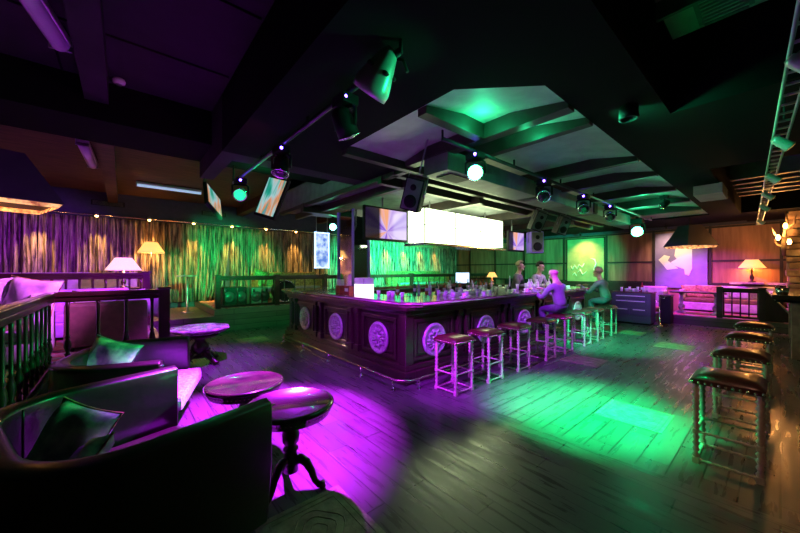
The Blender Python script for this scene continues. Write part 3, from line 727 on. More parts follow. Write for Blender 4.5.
cushion('pale cushion with golden back right of the balustrade end post', (-6.9,.40,.98), (math.radians(-10),0,math.radians(62)), 'linen', .36, .46, .14, 'cushions on the lounge sofas', 'gold')
def lamp(label, x, y, z, base_h, shade_r, shade_h, m, light, power, name='table_lamp', lc=(1,.5,.15)):
    t = thing(name, label, 'lamp', (x,y,z))
    MB().lathe([(.09,0),(.09,.02),(.03,.05),(.05,.12),(.055,.2*base_h+.05),(.02,.6*base_h),(.03,.75*base_h),(.012,base_h+.06)], n=16).build('lamp_base', light, t)
    mb = MB(); n = 24
    mb.lathe([(shade_r,base_h),(shade_r*.45,base_h+shade_h)], n=n); 
    for f in [f for f in mb.bm.faces if len(f.verts) > 4]: mb.bm.faces.remove(f)
    o = mb.build('lamp_shade', m, t); md = o.modifiers.new('s','SOLIDIFY'); md.thickness = .006
    tr = MB()
    for zz, rr in ((base_h,shade_r),(base_h+shade_h,shade_r*.45)): tr.tube([(rr*math.cos(2*PI*k/n),rr*math.sin(2*PI*k/n),zz) for k in range(n)], .007, n=6, closed=True)
    tr.build('shade_trim', 'turned', o)
    MB().ball((0,0,base_h+.1),.04).build('bulb', 'bulb', t)
    l = point('lamp_glow', (x,y,z+base_h+.02), lc, power, .06)
    return t
lamp('low lamp with a bright rosy white shade beyond the balustrade', -10.0,.02,1.15,.40,.34,.30,'shade_pink','stud',30, lc=(1,.55,.45))
MB_ = thing('side_table', 'small table carrying the low white lamp', 'table', (-10.0,.02,.412)); MB().lathe([(.36,.70),(.38,.72),(.37,.738)], n=28).build('tabletop','darkwood',MB_); MB().lathe([(.2,0),(.18,.03),(.04,.06),(.05,.4),(.03,.70)], n=16).build('pedestal','darkwood',MB_)
lamp('amber shaded standing lamp glowing in front of the curtain', -11.55,.62,.412,1.64,.32,.30,'shade_warm','trimdark',45,'floor_lamp')
tag(B(-11.6,-11.2,-3.8,.3,1.42,1.50).box(-11.55,-11.45,-3.8,.3,.412,1.42).build('ledge', 'linen'), 'long pale ledge below the curtains beyond the far balustrade', 'ledge')
t = thing('side_table', 'small round high table standing against the swept curtain', 'table', (-10.6,1.36,.40)); MB().lathe([(.24,.98),(.26,1.0),(.25,1.02)], n=24).build('tabletop','palecarved',t); MB().lathe([(.17,0),(.15,.03),(.03,.06),(.035,.5),(.025,.98)], n=16).build('pedestal','steel',t)

# stage gear
def amp(label, x0, x1, y0, y1, z0, h, m='black'):
    t = thing('speaker_cabinet', label, 'speaker', ((x0+x1)/2,(y0+y1)/2,z0)); a=(x1-x0)/2; b=(y1-y0)/2
    MB().box(-a,a,-b,b,0,h,.02).build('cabinet_box', m, t)
    g = MB()
    for k in range(2): g.lathe([(.14,0),(.15,.012),(.11,.006),(.04,.0),(.03,.012)], n=20, mx=Matrix.Translation((a+.001,(-.5+k)*b,h*.5)) @ Matrix.Rotation(PI/2,4,'Y'))
    g.build('driver', 'gun', t)
    MB().box(a,a+.015,-b+.03,-b+.08,h-.12,h-.04).box(a,a+.015,b-.08,b-.03,h-.12,h-.04).build('handle', 'chrome', t); return t
amp('black speaker box behind the stage railing corner', -10.2,-9.6,2.02,2.62,.572,.52)
amp('green-lit box beside the black speaker box on the stage', -10.2,-9.6,2.75,3.2,.572,.50,'greyp')
t = thing('drum', 'dark round drum with chrome feet on the stage', 'drum', (-9.9,3.75,.572))
MB().lathe([(.30,0),(.31,.02),(.31,.40),(.30,.42)], n=28, mx=Matrix.Translation((.2,0,.36)) @ Matrix.Rotation(-PI/2,4,'Y')).build('shell', 'black', t)
MB().tube([(.2,.31*math.cos(k*PI/14),.36+.31*math.sin(k*PI/14)) for k in range(28)], .015, n=6, closed=True).build('hoop', 'chrome', t)
for s in (-1,1): MB().cyl((.1,s*.28,.2),(.15,s*.42,.0),.012).ball((.15,s*.42,.015),.02).build('leg', 'chrome', t)
sofa('sofa', 'golden green sofa against the curtains at the back of the stage', -11.6,-10.8,3.3,5.6,.572,'-x','gold','linen',.92)
cushion('pointed golden green cushion on the stage sofa', (-11.15,3.45,1.36), (math.radians(-12),math.radians(20),math.radians(85)), 'gold', .5, .45, .16)
sofa('sofa', 'long pale sofa below the green curtains behind the bar', -11.5,-10.6,9.0,12.4,.572,'-x','gold','linen',.95)

# ------------------------------------------------------------------ people
def skin(name, chains, m, parent, sub=1):
    """chains: list of lists of (x,y,z,r) ; a chain may start with ('j',chain,index) to branch"""
    verts = []; edges = []; rad = []; idx = []; roots = []
    for ci, ch in enumerate(chains):
        ids = []; start = 0
        if isinstance(ch[0][0], str):
            ids.append(idx[ch[0][1]][ch[0][2]]); start = 1
        else: roots.append(len(verts))
        for p in ch[start:]:
            verts.append(p[:3]); rad.append(p[3] if len(p) == 4 else (p[3],p[4])); ids.append(len(verts)-1)
            if len(ids) > 1: edges.append((ids[-2], ids[-1]))
        idx.append(ids)
    me = bpy.data.meshes.new(name); me.from_pydata(verts, edges, []); me.materials.append(M[m])
    o = bpy.data.objects.new(name, me); COL.objects.link(o); o.parent = parent
    md = o.modifiers.new('skin','SKIN'); md.use_smooth_shade = True
    for i, r in enumerate(rad):
        v = me.skin_vertices[0].data[i]; v.radius = (r, r) if not isinstance(r, tuple) else r
        v.use_root = i in roots
    ms = o.modifiers.new('sub','SUBSURF'); ms.levels = sub; ms.render_levels = sub+1
    return o
def lerp(a, b, t): return tuple(a[i]+(b[i]-a[i])*t for i in range(3))
def person(label, loc, rz, J, shirt, trousers, hair, hairtype='short'):
    """J: joints in the figure's own frame, it faces +y"""
    t = thing('person', label, 'person', loc, rz)
    P = J
    H = P['head']; nk = P['neck']; ch = P['chest']; wa = P['waist']; pe = P['pelvis']
    chains = [[(*pe,.065),(*wa,.075),(*ch,.10),(*nk,.062),(*lerp(nk,H,.5),.056),(*lerp(nk,H,.92),.080),(H[0],H[1]-.005,H[2]+.05,.102),(H[0],H[1]-.012,H[2]+.11,.082)]]
    for s in ('l','r'):
        sh, el, wr, hd = P['sh_'+s], P['el_'+s], P['wr_'+s], P['hand_'+s]
        chains.append([('j',0,2),(*sh,.05),(*lerp(sh,el,.5),.042),(*el,.036),(*lerp(el,wr,.4),.036),(*wr,.024),(*lerp(wr,hd,.5),.032,.020),(*hd,.030,.016)])
        hp, kn, an, to = P['hip_'+s], P['kn_'+s], P['an_'+s], P['toe_'+s]
        chains.append([('j',0,0),(*hp,.062),(*lerp(hp,kn,.5),.062),(*kn,.052),(*lerp(kn,an,.35),.05),(*an,.035)])
    # fingers: own short chains rooted inside the palm
    for s in ('l','r'):
        wr, hd = Vector(P['wr_'+s]), Vector(P['hand_'+s]); d = (hd-wr).normalized(); side = d.cross(Vector((0,0,1)))
        side = side.normalized() if side.length > .1 else Vector((1,0,0))
        if s == 'l': side = -side
        for k, (o_, L) in enumerate(((-.027,.058),(-.009,.068),(.009,.064),(.026,.050))):
            b = hd+side*(-o_)-d*.012; q = b+d*(L*.5)+Vector((0,0,-.004)); e = b+d*L*.92+Vector((0,0,-.022))
            chains.append([(*b,.0085),(*q,.0082),(*e,.007)])
        b = wr+d*.03-side*(-.022); q = b+d*.03+side*.028; e = q+d*.03+side*.004
        chains.append([(*b,.011),(*q,.010),(*e,.0085)])
    body = skin('body', chains, 'skin', t)
    # face
    f = MB(); hx, hy, hz = H[0], H[1], H[2]+.045
    f.ball((hx,hy+.092,hz-.012),.014,.02,.024,n=8)
    for q_ in (-1,1): MB().ball((hx+q_*.098,hy-.005,hz-.01),.012,.022,.032,n=8).build('ear','skin',t)
    f.ball((hx,hy+.055,hz-.085),.04,.035,.03,n=10)
    f.build('face', 'skin', t)
    for q_ in (-1,1): MB().ball((hx+q_*.034,hy+.090,hz+.008),.012,.009,.008,n=8).build('eye', 'hairdark', t)
    MB().ball((hx,hy+.092,hz-.055),.024,.008,.006,n=8).build('mouth', 'hairdark', t)
    # clothes as slightly larger skins
    sc_ = [[(pe[0],pe[1],pe[2]-.02,.15,.13),(*wa,.135,.11),(*lerp(wa,ch,.55),.14,.105),(*ch,.145,.10),(*lerp(ch,nk,.85),.078)]]
    for s in ('l','r'):
        sh, el, wr = P['sh_'+s], P['el_'+s], P['wr_'+s]
        sc_.append([('j',0,3),(*sh,.068),(*lerp(sh,el,.5),.058),(*el,.050),(*lerp(el,wr,.45),.047),(*lerp(el,wr,.93),.036)])
    skin('shirt', sc_, shirt, t)
    tr = [[(pe[0],pe[1],pe[2]+.03,.13,.11),(pe[0],pe[1],pe[2]-.03,.125)]]
    for s in ('l','r'):
        hp, kn, an = P['hip_'+s], P['kn_'+s], P['an_'+s]
        tr.append([('j',0,1),(*hp,.098),(*lerp(hp,kn,.5),.085),(*kn,.068),(*lerp(kn,an,.4),.062),(*lerp(kn,an,.95),.05)])
    skin('trousers', tr, trousers, t)
    for s in ('l','r'):
        an, to = P['an_'+s], P['toe_'+s]
        MB().ball((0,0,0),.05,.13,.045,n=12,mx=Matrix.Translation(((an[0]+to[0])/2,(an[1]+to[1])/2,to[2]+.04))).build('shoe', 'shoe', t)
    if hair:
        h = MB(); r = bmesh.ops.create_uvsphere(h.bm, u_segments=20, v_segments=14, radius=1)
        dead = []
        for v in r['verts']:
            x, y, z = v.co
            if (z < -.35 if hairtype == 'short' else z < .0) or (y > .35 and z < .55): dead.append(v)
        bmesh.ops.delete(h.bm, geom=dead, context='VERTS')
        for v in h.bm.verts:
            k = 1+.03*math.sin(v.co.x*19)*math.sin(v.co.z*17)
            v.co = Vector((hx+v.co.x*.104*k, hy-.010+v.co.y*.112*k, hz+.030+v.co.z*.112*k))
        for fc in h.bm.faces: fc.smooth = True
        o = h.build('hair', hair, t); md = o.modifiers.new('s','SOLIDIFY'); md.thickness = .012; md.offset = 0
    return t
def seated(lean=.22, seat=.74, reach=.50, hz=1.16, foot=.27, up=0):
    pe = (0,0,seat+.10)
    return dict(pelvis=pe, waist=(0,.02+lean*.25,seat+.27), chest=(0,lean*.75,seat+.46), neck=(0,lean+.01,seat+.61), head=(0,lean+.07,seat+.72),
        sh_l=(-.19,lean*.85,seat+.50), sh_r=(.19,lean*.85,seat+.50), el_l=(-.24,lean+.16,seat+.26+up), el_r=(.24,lean+.14,seat+.27+up),
        wr_l=(-.15,lean+.16+reach*.45,hz+.02), wr_r=(.12,lean+.16+reach*.42,hz+.02), hand_l=(-.11,lean+.16+reach*.45+.08,hz+.01), hand_r=(.07,lean+.16+reach*.42+.08,hz+.01),
        hip_l=(-.10,.05,seat+.075), hip_r=(.10,.05,seat+.075), kn_l=(-.15,.34,seat+.05), kn_r=(.15,.34,seat+.05), an_l=(-.13,.22,foot+.10), an_r=(.13,.22,foot+.10), toe_l=(-.13,.36,foot+.005), toe_r=(.13,.36,foot+.005))
J1 = seated(lean=.10, reach=.66); person('bald person in a lilac shirt leaning on the bar with both arms', (-2.74,6.42,0), math.radians(78), J1, 'shirtpurple', 'trousers', None)
J2 = seated(lean=.16, reach=.60); person('person in a grey blue pullover with cropped hair sitting at the bar end', (-2.74,8.98,0), math.radians(80), J2, 'shirtteal', 'trousers', 'hairgrey')
def standing(h=1.78, bend=.1, reach=.3):
    k = h/1.78
    return dict(pelvis=(0,0,.96*k), waist=(0,bend*.3,1.12*k), chest=(0,bend*.8,1.33*k), neck=(0,bend+.02,1.49*k), head=(0,bend+.06,1.60*k),
        sh_l=(-.19,bend*.9,1.41*k), sh_r=(.19,bend*.9,1.41*k), el_l=(-.26,bend+.08,1.16*k), el_r=(.26,bend+.08,1.16*k),
        wr_l=(-.16,bend+reach,1.14), wr_r=(.14,bend+reach,1.17), hand_l=(-.13,bend+reach+.08,1.15), hand_r=(.10,bend+reach+.08,1.17),
        hip_l=(-.10,0,.91*k), hip_r=(.10,0,.91*k), kn_l=(-.12,.03,.50*k), kn_r=(.12,.03,.50*k), an_l=(-.12,-.02,.09), an_r=(.12,-.02,.09), toe_l=(-.12,.13,.005), toe_r=(.12,.13,.005))
person('bartender in a dark shirt bending over the bar, left of the two', (-4.45,7.62,0), math.radians(-75), standing(1.80,.12,.24), 'shirtdark', 'trousers', 'hairgrey')
person('dark-haired bartender in a pale printed shirt facing the customers', (-4.14,8.14,0), math.radians(-95), standing(1.78,.10,.24), 'shirtlight', 'trousers', 'hairdark')

# ------------------------------------------------------------------ things on the bar
TOPZ = 1.118
def glass(label, x, y, z, r=.035, h=.12, grp=None, m='glass'):
    mb = MB().lathe([(r*.8,0),(r,h),(r-.004,h),(r*.75,.01)], c=(0,0,0), n=12)
    return tag(mb.build('drinking_glass', m, None, (x,y,z)), label, 'glass', grp)
def bottle(label, x, y, z, m, h=.28, grp=None, cap='redbox'):
    t = thing('bottle', label, 'bottle', (x,y,z), 0, grp)
    MB().lathe([(.034,0),(.037,.01),(.037,h*.55),(.03,h*.66),(.013,h*.75),(.013,h*.95)], n=12).build('bottle_body', m, t)
    MB().lathe([(.015,h*.94),(.015,h)], n=10).build('cap', cap, t)
    MB().lathe([(.0378,h*.2),(.0378,h*.45)], n=12).build('bottle_label', 'paper', t)
    return t
t = thing('display_box', 'white glowing display box with clear top near the bar corner', 'box', (-4.86,3.30,TOPZ), 0)
MB().box(-.15,.15,-.11,.11,.0,.19,.008).build('box_body', glow('lit tray', (1,.85,.9), 1.4), t); MB().box(-.15,.15,-.11,-.105,.19,.30).box(-.15,.15,.105,.11,.19,.30).box(-.15,-.145,-.11,.11,.19,.30).box(.145,.15,-.11,.11,.19,.30).build('clear_sides', 'glass', t)
t = thing('napkin_holder', 'dark red box with a clear top beside the mirrored pillar', 'box', (-5.62,3.26,TOPZ)); MB().box(-.09,.09,-.06,.06,0,.14,.005).build('box_body','redbox',t); MB().box(-.07,.07,-.045,.045,.14,.26).build('clear_top','glass',t)
t = thing('menu_box', 'small red and white box left of the white display box', 'box', (-5.28,3.24,TOPZ)); MB().box(-.09,.09,-.05,.05,0,.14,.005).build('box_body','redbox',t); MB().box(-.06,.06,-.052,-.05,.04,.10).build('sticker','paper',t)
random.seed(3)
ORD = ['first','second','third','fourth','fifth','sixth','seventh','eighth','ninth','tenth','eleventh','twelfth','thirteenth','fourteenth','fifteenth','sixteenth']
def spots_on(n, xr, yr, gap=.075, avoid=()):
    out = []
    tries = 0
    while len(out) < n and tries < 4000:
        tries += 1; p = (random.uniform(*xr), random.uniform(*yr))
        if all((p[0]-q[0])**2+(p[1]-q[1])**2 > gap*gap for q in out) and all(abs(p[0]-a[0]) > a[2] or abs(p[1]-a[1]) > a[3] for a in avoid): out.append(p)
    return out
for i, p in enumerate(sorted(spots_on(16, (-3.85,-3.5), (4.0,5.7)), key=lambda q: q[1])): glass(ORD[i]+' small clear glass from the bar corner along the stool side', *p, TOPZ, .033, random.uniform(.08,.12), 'clear glasses on the bar before the customers')
for i, p in enumerate(sorted(spots_on(11, (-3.85,-3.55), (5.8,7.9), .1, ((-3.4,6.5,.3,.3),)), key=lambda q: q[1])): glass(ORD[i]+' clear glass from the left among the customers and bartenders', *p, TOPZ, .036, random.uniform(.10,.15), 'clear glasses by the customers')
for i, p in enumerate(sorted(spots_on(6, (-4.5,-3.8), (3.25,3.5), .09))): glass(ORD[i]+' clear glass right of the white display box', *p, TOPZ, .033, .09, 'clear glasses near the bar corner')
# centre island with bottles
isl = thing('back_counter', 'dark counter in the middle of the bar carrying bottles', 'counter', (-5.1,6.0,0))
MB().box(-.35,.35,-1.6,1.7,0,1.0,.01).build('counter_body','barwood',isl); MB().box(-.40,.40,-1.65,1.75,1.0,1.04,.01).build('countertop','bartop',isl)
cnt = {}; i = 0
for p in sorted(spots_on(22, (-5.4,-4.8), (4.45,7.6), .1), key=lambda q: q[1]):
    m = ('amber','greenglass','white','glass')[i%4]; i += 1; cnt[m] = cnt.get(m,-1)+1
    bottle(ORD[cnt[m]]+' '+{'amber':'amber bottle','greenglass':'green bottle','white':'white bottle','glass':'clear bottle'}[m]+' from the left on the counter in the middle of the bar', *p, 1.04, m, random.uniform(.22,.30), {'amber':'amber bottles','greenglass':'green bottles','white':'white bottles','glass':'clear bottles'}[m]+' on the middle counter')
for k, p in enumerate(sorted(spots_on(13, (-3.5,-3.22), (3.9,8.4), .12, ((-3.4,6.4,.4,.35),(-3.4,8.98,.4,.3))), key=lambda q: q[1])):
    t = thing('coffee_cup', ORD[k]+' white cup and saucer along the stool side of the bar', 'cup', (*p,TOPZ), k, 'white cups on the bar')
    MB().lathe([(.02,.01),(.035,.03),(.042,.075),(.038,.075),(.03,.03)], n=14).build('cup','white',t); MB().lathe([(.04,0),(.075,.012),(.07,.014)], n=16).build('saucer','white',t)
    MB().tube([(.035,0,.06),(.065,0,.055),(.06,0,.03),(.033,0,.03)], .005, n=6).build('handle','white',t)
for k, (x, y, h) in enumerate(((-3.72,4.3,.06),(-3.75,4.8,.07),(-3.7,5.25,.06),(-3.75,5.95,.09))):
    t = thing('napkin_tray', ('white tray of napkins nearest the bar corner','second white napkin tray along the bar','third white napkin tray along the bar','taller white napkin tray nearest the customers')[k], 'tray', (x,y,TOPZ), .1*k, 'white napkin trays on the bar')
    MB().box(-.12,.12,-.15,.15,0,h*.5,.008).build('tray','white',t); MB().box(-.10,.10,-.13,.13,h*.5,h,.005).build('napkins','paper',t)
for k, (x, y) in enumerate(((-3.62,6.85),(-3.58,7.15),(-3.50,7.55),(-3.66,7.02))):
    bottle(ORD[k]+' of the pale bottles beside the person in the lilac shirt', x, y, TOPZ, 'white', .26, 'pale bottles by the person in lilac', 'shoe')
t = thing('cash_register', 'small cash register screen on the bar left of the bartenders', 'register', (-3.72,6.25,TOPZ), math.radians(-60))
MB().box(-.12,.12,-.10,.10,0,.03,.005).build('base','black',t); MB().box(-.02,.02,-.01,.01,.03,.12).build('stand','black',t); MB().box(-.16,.16,-.02,.0,.10,.32,.005).build('display','white',t)
t = thing('lantern', 'small lit lantern cube on the far side of the bar', 'lantern', (-6.95,8.7,TOPZ)); MB().box(-.16,.16,-.16,.16,.02,.36,.01).build('lantern_body', M['signframe'], t); MB().box(-.18,.18,-.18,.18,0,.02).build('lantern_base','black',t); MB().box(-.18,.18,-.18,.18,.36,.38).build('lantern_cap','black',t)
lamp('little amber table lamp on the far side of the bar', -6.0,9.0,TOPZ,.22,.17,.16,'shade_warm','turned',6)

# ------------------------------------------------------------------ mirrored pillar
t = thing('mirrored_pillar', 'square mirrored pillar with violet edges rising from the bar to the ceiling', 'pillar', (-6.05,3.83,0))
MB().box(-.29,.29,-.19,.19,0,2.83).build('mirror_cladding', 'mirror', t)
e = MB()
for sx in (-1,1):
    for sy in (-1,1): e.box(sx*.30-.02,sx*.30+.02,sy*.20-.02,sy*.20+.02,0,2.83)
e.build('edge_strips','violetedge',t)

# ------------------------------------------------------------------ lit box over the bar
t = thing('light_box_sign', 'large glowing white light box hanging over the middle of the bar', 'sign', (-4.86,5.98,2.08))
MB().box(-.24,.24,-1.38,1.40,.06,.72).build('lit_panel','signbox',t)
e = MB()
for sx in (-1,1):
    for y in (-1.39,-.46,.47,1.41): e.box(sx*.25-.008,sx*.25+.008,y-.014,y+.014,.04,.74)
    for z in (.05,.39,.73): e.box(sx*.25-.005,sx*.25+.005,-1.4,1.42,z-.006,z+.006)
for z in (.05,.39,.73): e.box(-.25,.25,-1.395,-1.385,z-.006,z+.006)
e.build('frame','steel',t)
MB().box(-.30,.30,-1.46,1.48,-.02,.03,.01).build('tray','chrome',t)
for y in (-1.0,1.0): MB().cyl((0,y,.72),(0,y,.93),.015).build('hanger','steel',t)
for y in (-.9,0,.9):
    l = bpy.data.lights.new('box_glow','AREA'); l.shape = 'RECTANGLE'; l.size = .9; l.size_y = .25; l.energy = 6; l.color = (.86,1,.42)
    o = bpy.data.objects.new('box_glow', l); COL.objects.link(o); o.location = (-4.57,5.98+y,2.47); o.rotation_euler = (0,math.radians(90),PI)
    o.rotation_euler = Vector((1,0,0)).to_track_quat('-Z','Y').to_euler()

# ------------------------------------------------------------------ screens
def tv(label, loc, rot, w, h, m='screen', group=None, up=.5):
    t = thing('television', label, 'television', loc, 0, group); t.rotation_euler = rot
    MB().box(-w/2,w/2,0,.06,-h/2,h/2,.008).build('casing','black',t)
    MB().box(-w/2+.03,w/2-.03,-.004,0,-h/2+.045,h/2-.03).build('screen',m,t)
    MB().cyl((0,.06,0),(0,.14,.1),.02).cyl((0,.14,.1),(0,.14,up),.018).build('bracket','steel',t)
    return t
tv('large television with a purple and orange picture left of the light box', (-5.12,4.03,2.47), (0,0,PI/2), 1.10, .66, 'screen', up=.58)
tv('small television right of the light box', (-4.62,8.08,2.33), (0,0,PI/2), .80, .54, 'screen', up=.72)
tv('tilted hanging monitor with an orange streaked picture above the stage', (-5.10,1.74,2.68), (math.radians(-12),math.radians(16),math.radians(26)), .42, .66, 'screen2', up=1.1)
tv('tilted monitor seen nearly edge-on left of the stage lights', (-6.6,1.26,2.80), (math.radians(-15),math.radians(22),math.radians(143)), .55, .45, 'screen2', up=1.2)
t = thing('lit_poster', 'tall blue white lit poster hanging left of the mirrored pillar', 'poster', (-9.0,4.58,1.62))
MB().box(-.02,.02,-.20,.20,.03,1.04).build('poster_panel','lightsign',t)
MB().box(-.015,.03,-.24,-.20,0,1.08,.005).box(-.015,.03,.20,.24,0,1.08,.005).box(-.015,.03,-.24,.24,0,.03,.005).box(-.015,.03,-.24,.24,1.05,1.08,.005).build('frame','signframe',t)
for y in (-.18,.18): MB().cyl((0,y,1.08),(0,y,2.09),.008).build('hanger','steel',t)

# ------------------------------------------------------------------ trusses, moving heads
def truss(label, p, q):
    t = thing('lighting_pipe', label, 'pipe', (0,0,0)); p = Vector(p); q = Vector(q)
    MB().tube([p, q], .022, n=10).build('pipe','gun',t)
    n = int((q-p).length/1.5)+1
    for i in range(n+1):
        a = p.lerp(q, i/n); MB().cyl((a.x,a.y,a.z-.02),(a.x,a.y,3.02 if not (a.x < -4.4) else 3.2),.012).build('drop_rod','black',t)
    return t
truss('long lighting pipe hanging over the bar stools', (-2.30,2.55,2.93), (-2.30,11.0,2.93))
truss('lighting pipe crossing above the round tables', (-5.6,1.33,2.93), (-1.55,1.33,2.93))
def mover(label, x, y, z, aim, lens='lens_dark', led=True, s=1.0, name='moving_head_light', body='black'):
    s *= .8; t = thing(name, label, 'stage light', (x,y,z), 0, 'moving stage lights'); t.scale = (s,s,s)
    MB().box(-.11,.11,-.09,.09,-.10,-.0,.015).cyl((0,0,-.01),(0,0,.04),.03).build('base', body, t)
    d = (Vector(aim)-Vector((x,y,z-.30*s))); ang = math.atan2(d.x, d.y)
    c, s_ = math.cos(ang), math.sin(ang); ax = Vector((c,-s_,0))
    yk = MB(); a = ax*.135
    yk.tube([(a.x,a.y,-.30),(a.x,a.y,-.14),(a.x*.7,a.y*.7,-.11),(-a.x*.7,-a.y*.7,-.11),(-a.x,-a.y,-.14),(-a.x,-a.y,-.30)], .018, n=6); yk.build('yoke', body, t)
    q = d.to_track_quat('Z','Y').to_matrix().to_4x4(); mx = Matrix.Translation((0,0,-.28)) @ q
    hd = MB().lathe([(.05,-.17),(.09,-.13),(.105,-.02),(.11,.09),(.095,.10)], n=20, mx=mx).build('lamp_head', body, t)
    MB().tube([mx @ Vector((.108*math.cos(2*PI*k/20),.108*math.sin(2*PI*k/20),.10)) for k in range(20)], .011, n=6, closed=True).build('lens_ring','chrome',hd)
    MB().lathe([(.095,.10),(.092,.112),(.05,.125)], n=20, mx=mx).build('lens', lens, hd)
    if led:
        v = Vector((-x,-y,0)).normalized()
        MB().ball((v.x*.11,v.y*.11,-.05),.022,n=8).build('status_led','led_blue',t)
    return t
mover('dark stage light with violet led, upper left of the recess', -2.22,1.33,2.91,(-2.6,3,0))
mover('stage light with an unlit round lens above the round tables', -3.57,1.33,2.91,(-3.05,.72,0))
mover('green-lit stage light nearest the hanging monitor, left end of the pipe', -5.20,1.33,2.91,(-2.2,.2,1.3),'lens_soft')
mover('brightly shining green stage light over the near bar corner', -2.30,3.11,2.91,(0,0,1.5),'lens_green',True,1.0)
mover('unlit stage light with violet led in the middle of the long pipe', -2.30,4.80,2.91,(-.8,1.2,.3))
mover('unlit stage light right of the middle of the long pipe', -2.30,6.30,2.91,(-.8,3.2,.3))
mover('unlit stage light near the far end of the long pipe', -2.30,7.70,2.91,(-.8,3.2,.3))
mover('brightest green stage light at the far end of the long pipe', -2.45,10.3,2.91,(0,0,1.5),'lens_green',False,1.5)
mover('green shining stage light hanging above the blue poster', -7.9,4.35,2.98,(0,0,1.5),'lens_green',False,1.1)
mover('stage light lighting the people, beyond the middle of the recess', -1.55,8.44,3.08,(-3.6,8.0,1.2),'lens_dark',False,.8)
point('glare_far', (-2.25,9.9,2.6), GRC, 14, .1)
point('recess_fill', (-1.93,2.72,2.98), GRC, 6, .06); point('recess_fill', (-1.75,3.24,2.98), GRC, 7, .06); point('recess_fill', (-1.8,8.0,2.95), GRC, 9, .06)  # added point lights brightening the recess; no lamps stand here
point('ceiling_green_fill', (-5.45,1.75,3.0), GRN, 16, .06)  # added green light for the ceiling wash, not shed by the monitor
# big lamp with pale reflector turned away
t = thing('par_can', 'green-lit conical lamp hanging top centre, tilted down', 'stage light', (-1.72,1.33,2.99))
q = Vector((-.50,-.10,-.55)).to_track_quat('Z','Y').to_matrix().to_4x4(); mx = Matrix.Translation((.05,-.04,-.10)) @ q
MB().lathe([(.12,.20),(.125,.16),(.12,.13),(.06,-.06),(.03,-.10)], n=28, mx=mx).build('lamp_can', 'fixture', t)
for k in range(5):
    a = 2*PI*k/5; MB().ball((.092*math.cos(a),.092*math.sin(a),.04),.024,.024,.016,n=8,mx=mx).build('vent_hole','black',t)
MB().tube([(.0,0,-.02),(.10,.08,-.05),(.12,.1,-.13)], .012).build('yoke','black',t)
spot('par_fill', (-1.15, 1.95, 2.62), (-1.72, 1.3, 2.8), GRC, 26, 60, .8, .03)

# duct over the bar and vents
t = thing('air_duct', 'rectangular green-lit air duct hanging along the recess', 'duct', (0,0,0))
MB().box(-2.98,-2.58,2.95,5.15,2.76,3.0,.008).build('near_section','greyp',t); MB().box(-2.98,-2.58,5.35,7.6,2.76,3.0,.008).build('middle_section','greyp',t); MB().box(-2.98,-2.58,7.8,11.2,2.76,3.0,.008).build('far_section','greyp',t)
MB().box(-2.9,-2.66,3.1,3.5,2.75,2.762).build('vent_grille','black',t); MB().box(-3.0,-2.56,5.15,5.35,2.78,2.99).build('joint_collar','black',t); MB().box(-3.0,-2.56,7.6,7.8,2.78,2.99).build('joint_collar','black',t)
tag(B(-.98,-.62,7.5,8.3,2.84,3.01,.006).build('air_duct','pale'), 'short green-lit duct end under the ceiling right of the recess', 'duct')
def vent(label, x0, x1, y0, y1, z, n):
    t = thing('ceiling_vent', label, 'vent', ((x0+x1)/2,(y0+y1)/2,z), 0, 'ceiling vents'); a=(x1-x0)/2; b=(y1-y0)/2
    MB().box(-a,a,-b,b,-.005,.0).build('backing','black',t)
    MB().box(-a-.03,-a,-b,b,-.02,0).box(a,a+.03,-b,b,-.02,0).box(-a,a,-b-.03,-b,-.02,0).box(-a,a,b,b+.03,-.02,0).build('frame','greyp',t)
    for i in range(n): yy = -b+(i+.5)*2*b/n; MB().box(-a,a,yy-.012,yy+.012,-.02,-.006).build('slat','fixture',t)
vent('slatted vent at the top edge of the right ceiling', -.45,-.12,1.75,2.25,3.655,8); vent('slatted vent in the right ceiling below the dark cross beam', -.42,-.16,3.35,3.75,3.655,8)
t = thing('ceiling_vent', 'small dark grille high on the wall above the curtains, left', 'vent', (-12.19,-.30,3.42), 0, 'wall grilles'); MB().box(0,.02,-.35,.35,-.07,.07,.004).build('frame','black',t)
for k in range(4): MB().box(.02,.03,-.32,.32,-.05+k*.03,-.04+k*.03).build('slat','greyp',t)
dup(t, (-12.19,2.3,3.42), label='small dark grille high on the wall above the curtains, right')

# speakers
def speaker(label, x, y, z, rot, m='black', s=1, up=.50):
    t = thing('loudspeaker', label, 'speaker', (x,y,z), 0, 'hanging loudspeakers'); t.rotation_euler = rot; t.scale = (s,s,s)
    MB().box(-.12,.12,-.11,.11,-.20,.20,.02).build('cabinet',m,t)
    MB().box(-.10,.10,-.116,-.11,-.18,.18,.004).build('grille','greyp',t)
    MB().lathe([(.075,0),(.08,.006),(.05,.002),(.02,.008)], n=18, mx=Matrix.Translation((0,-.117,-.08)) @ Matrix.Rotation(PI/2,4,'X')).lathe([(.035,0),(.038,.006),(.01,.002)], n=14, mx=Matrix.Translation((0,-.117,.09)) @ Matrix.Rotation(PI/2,4,'X')).build('driver','black',t)
    MB().tube([(-.125,0,0),(-.125,0,.24),(.125,0,.24),(.125,0,0)], .008, n=6).cyl((0,0,.24),(0,0,up),.01).build('bracket','steel',t)
speaker('hanging loudspeaker above the left end of the light box', -2.98,2.78,2.50,(math.radians(14),math.radians(18),math.radians(35)), up=.66)
speaker('hanging loudspeaker right of the small television, tilted', -3.3,6.6,2.58,(math.radians(14),math.radians(18),math.radians(55)))
speaker('hanging loudspeaker left of the far bright green light', -3.28,7.7,2.58,(math.radians(14),math.radians(15),math.radians(60)))
speaker('violet loudspeaker hanging behind the light box', -4.3,8.45,2.30,(0,0,math.radians(50)),'violetedge',1.45, .55)

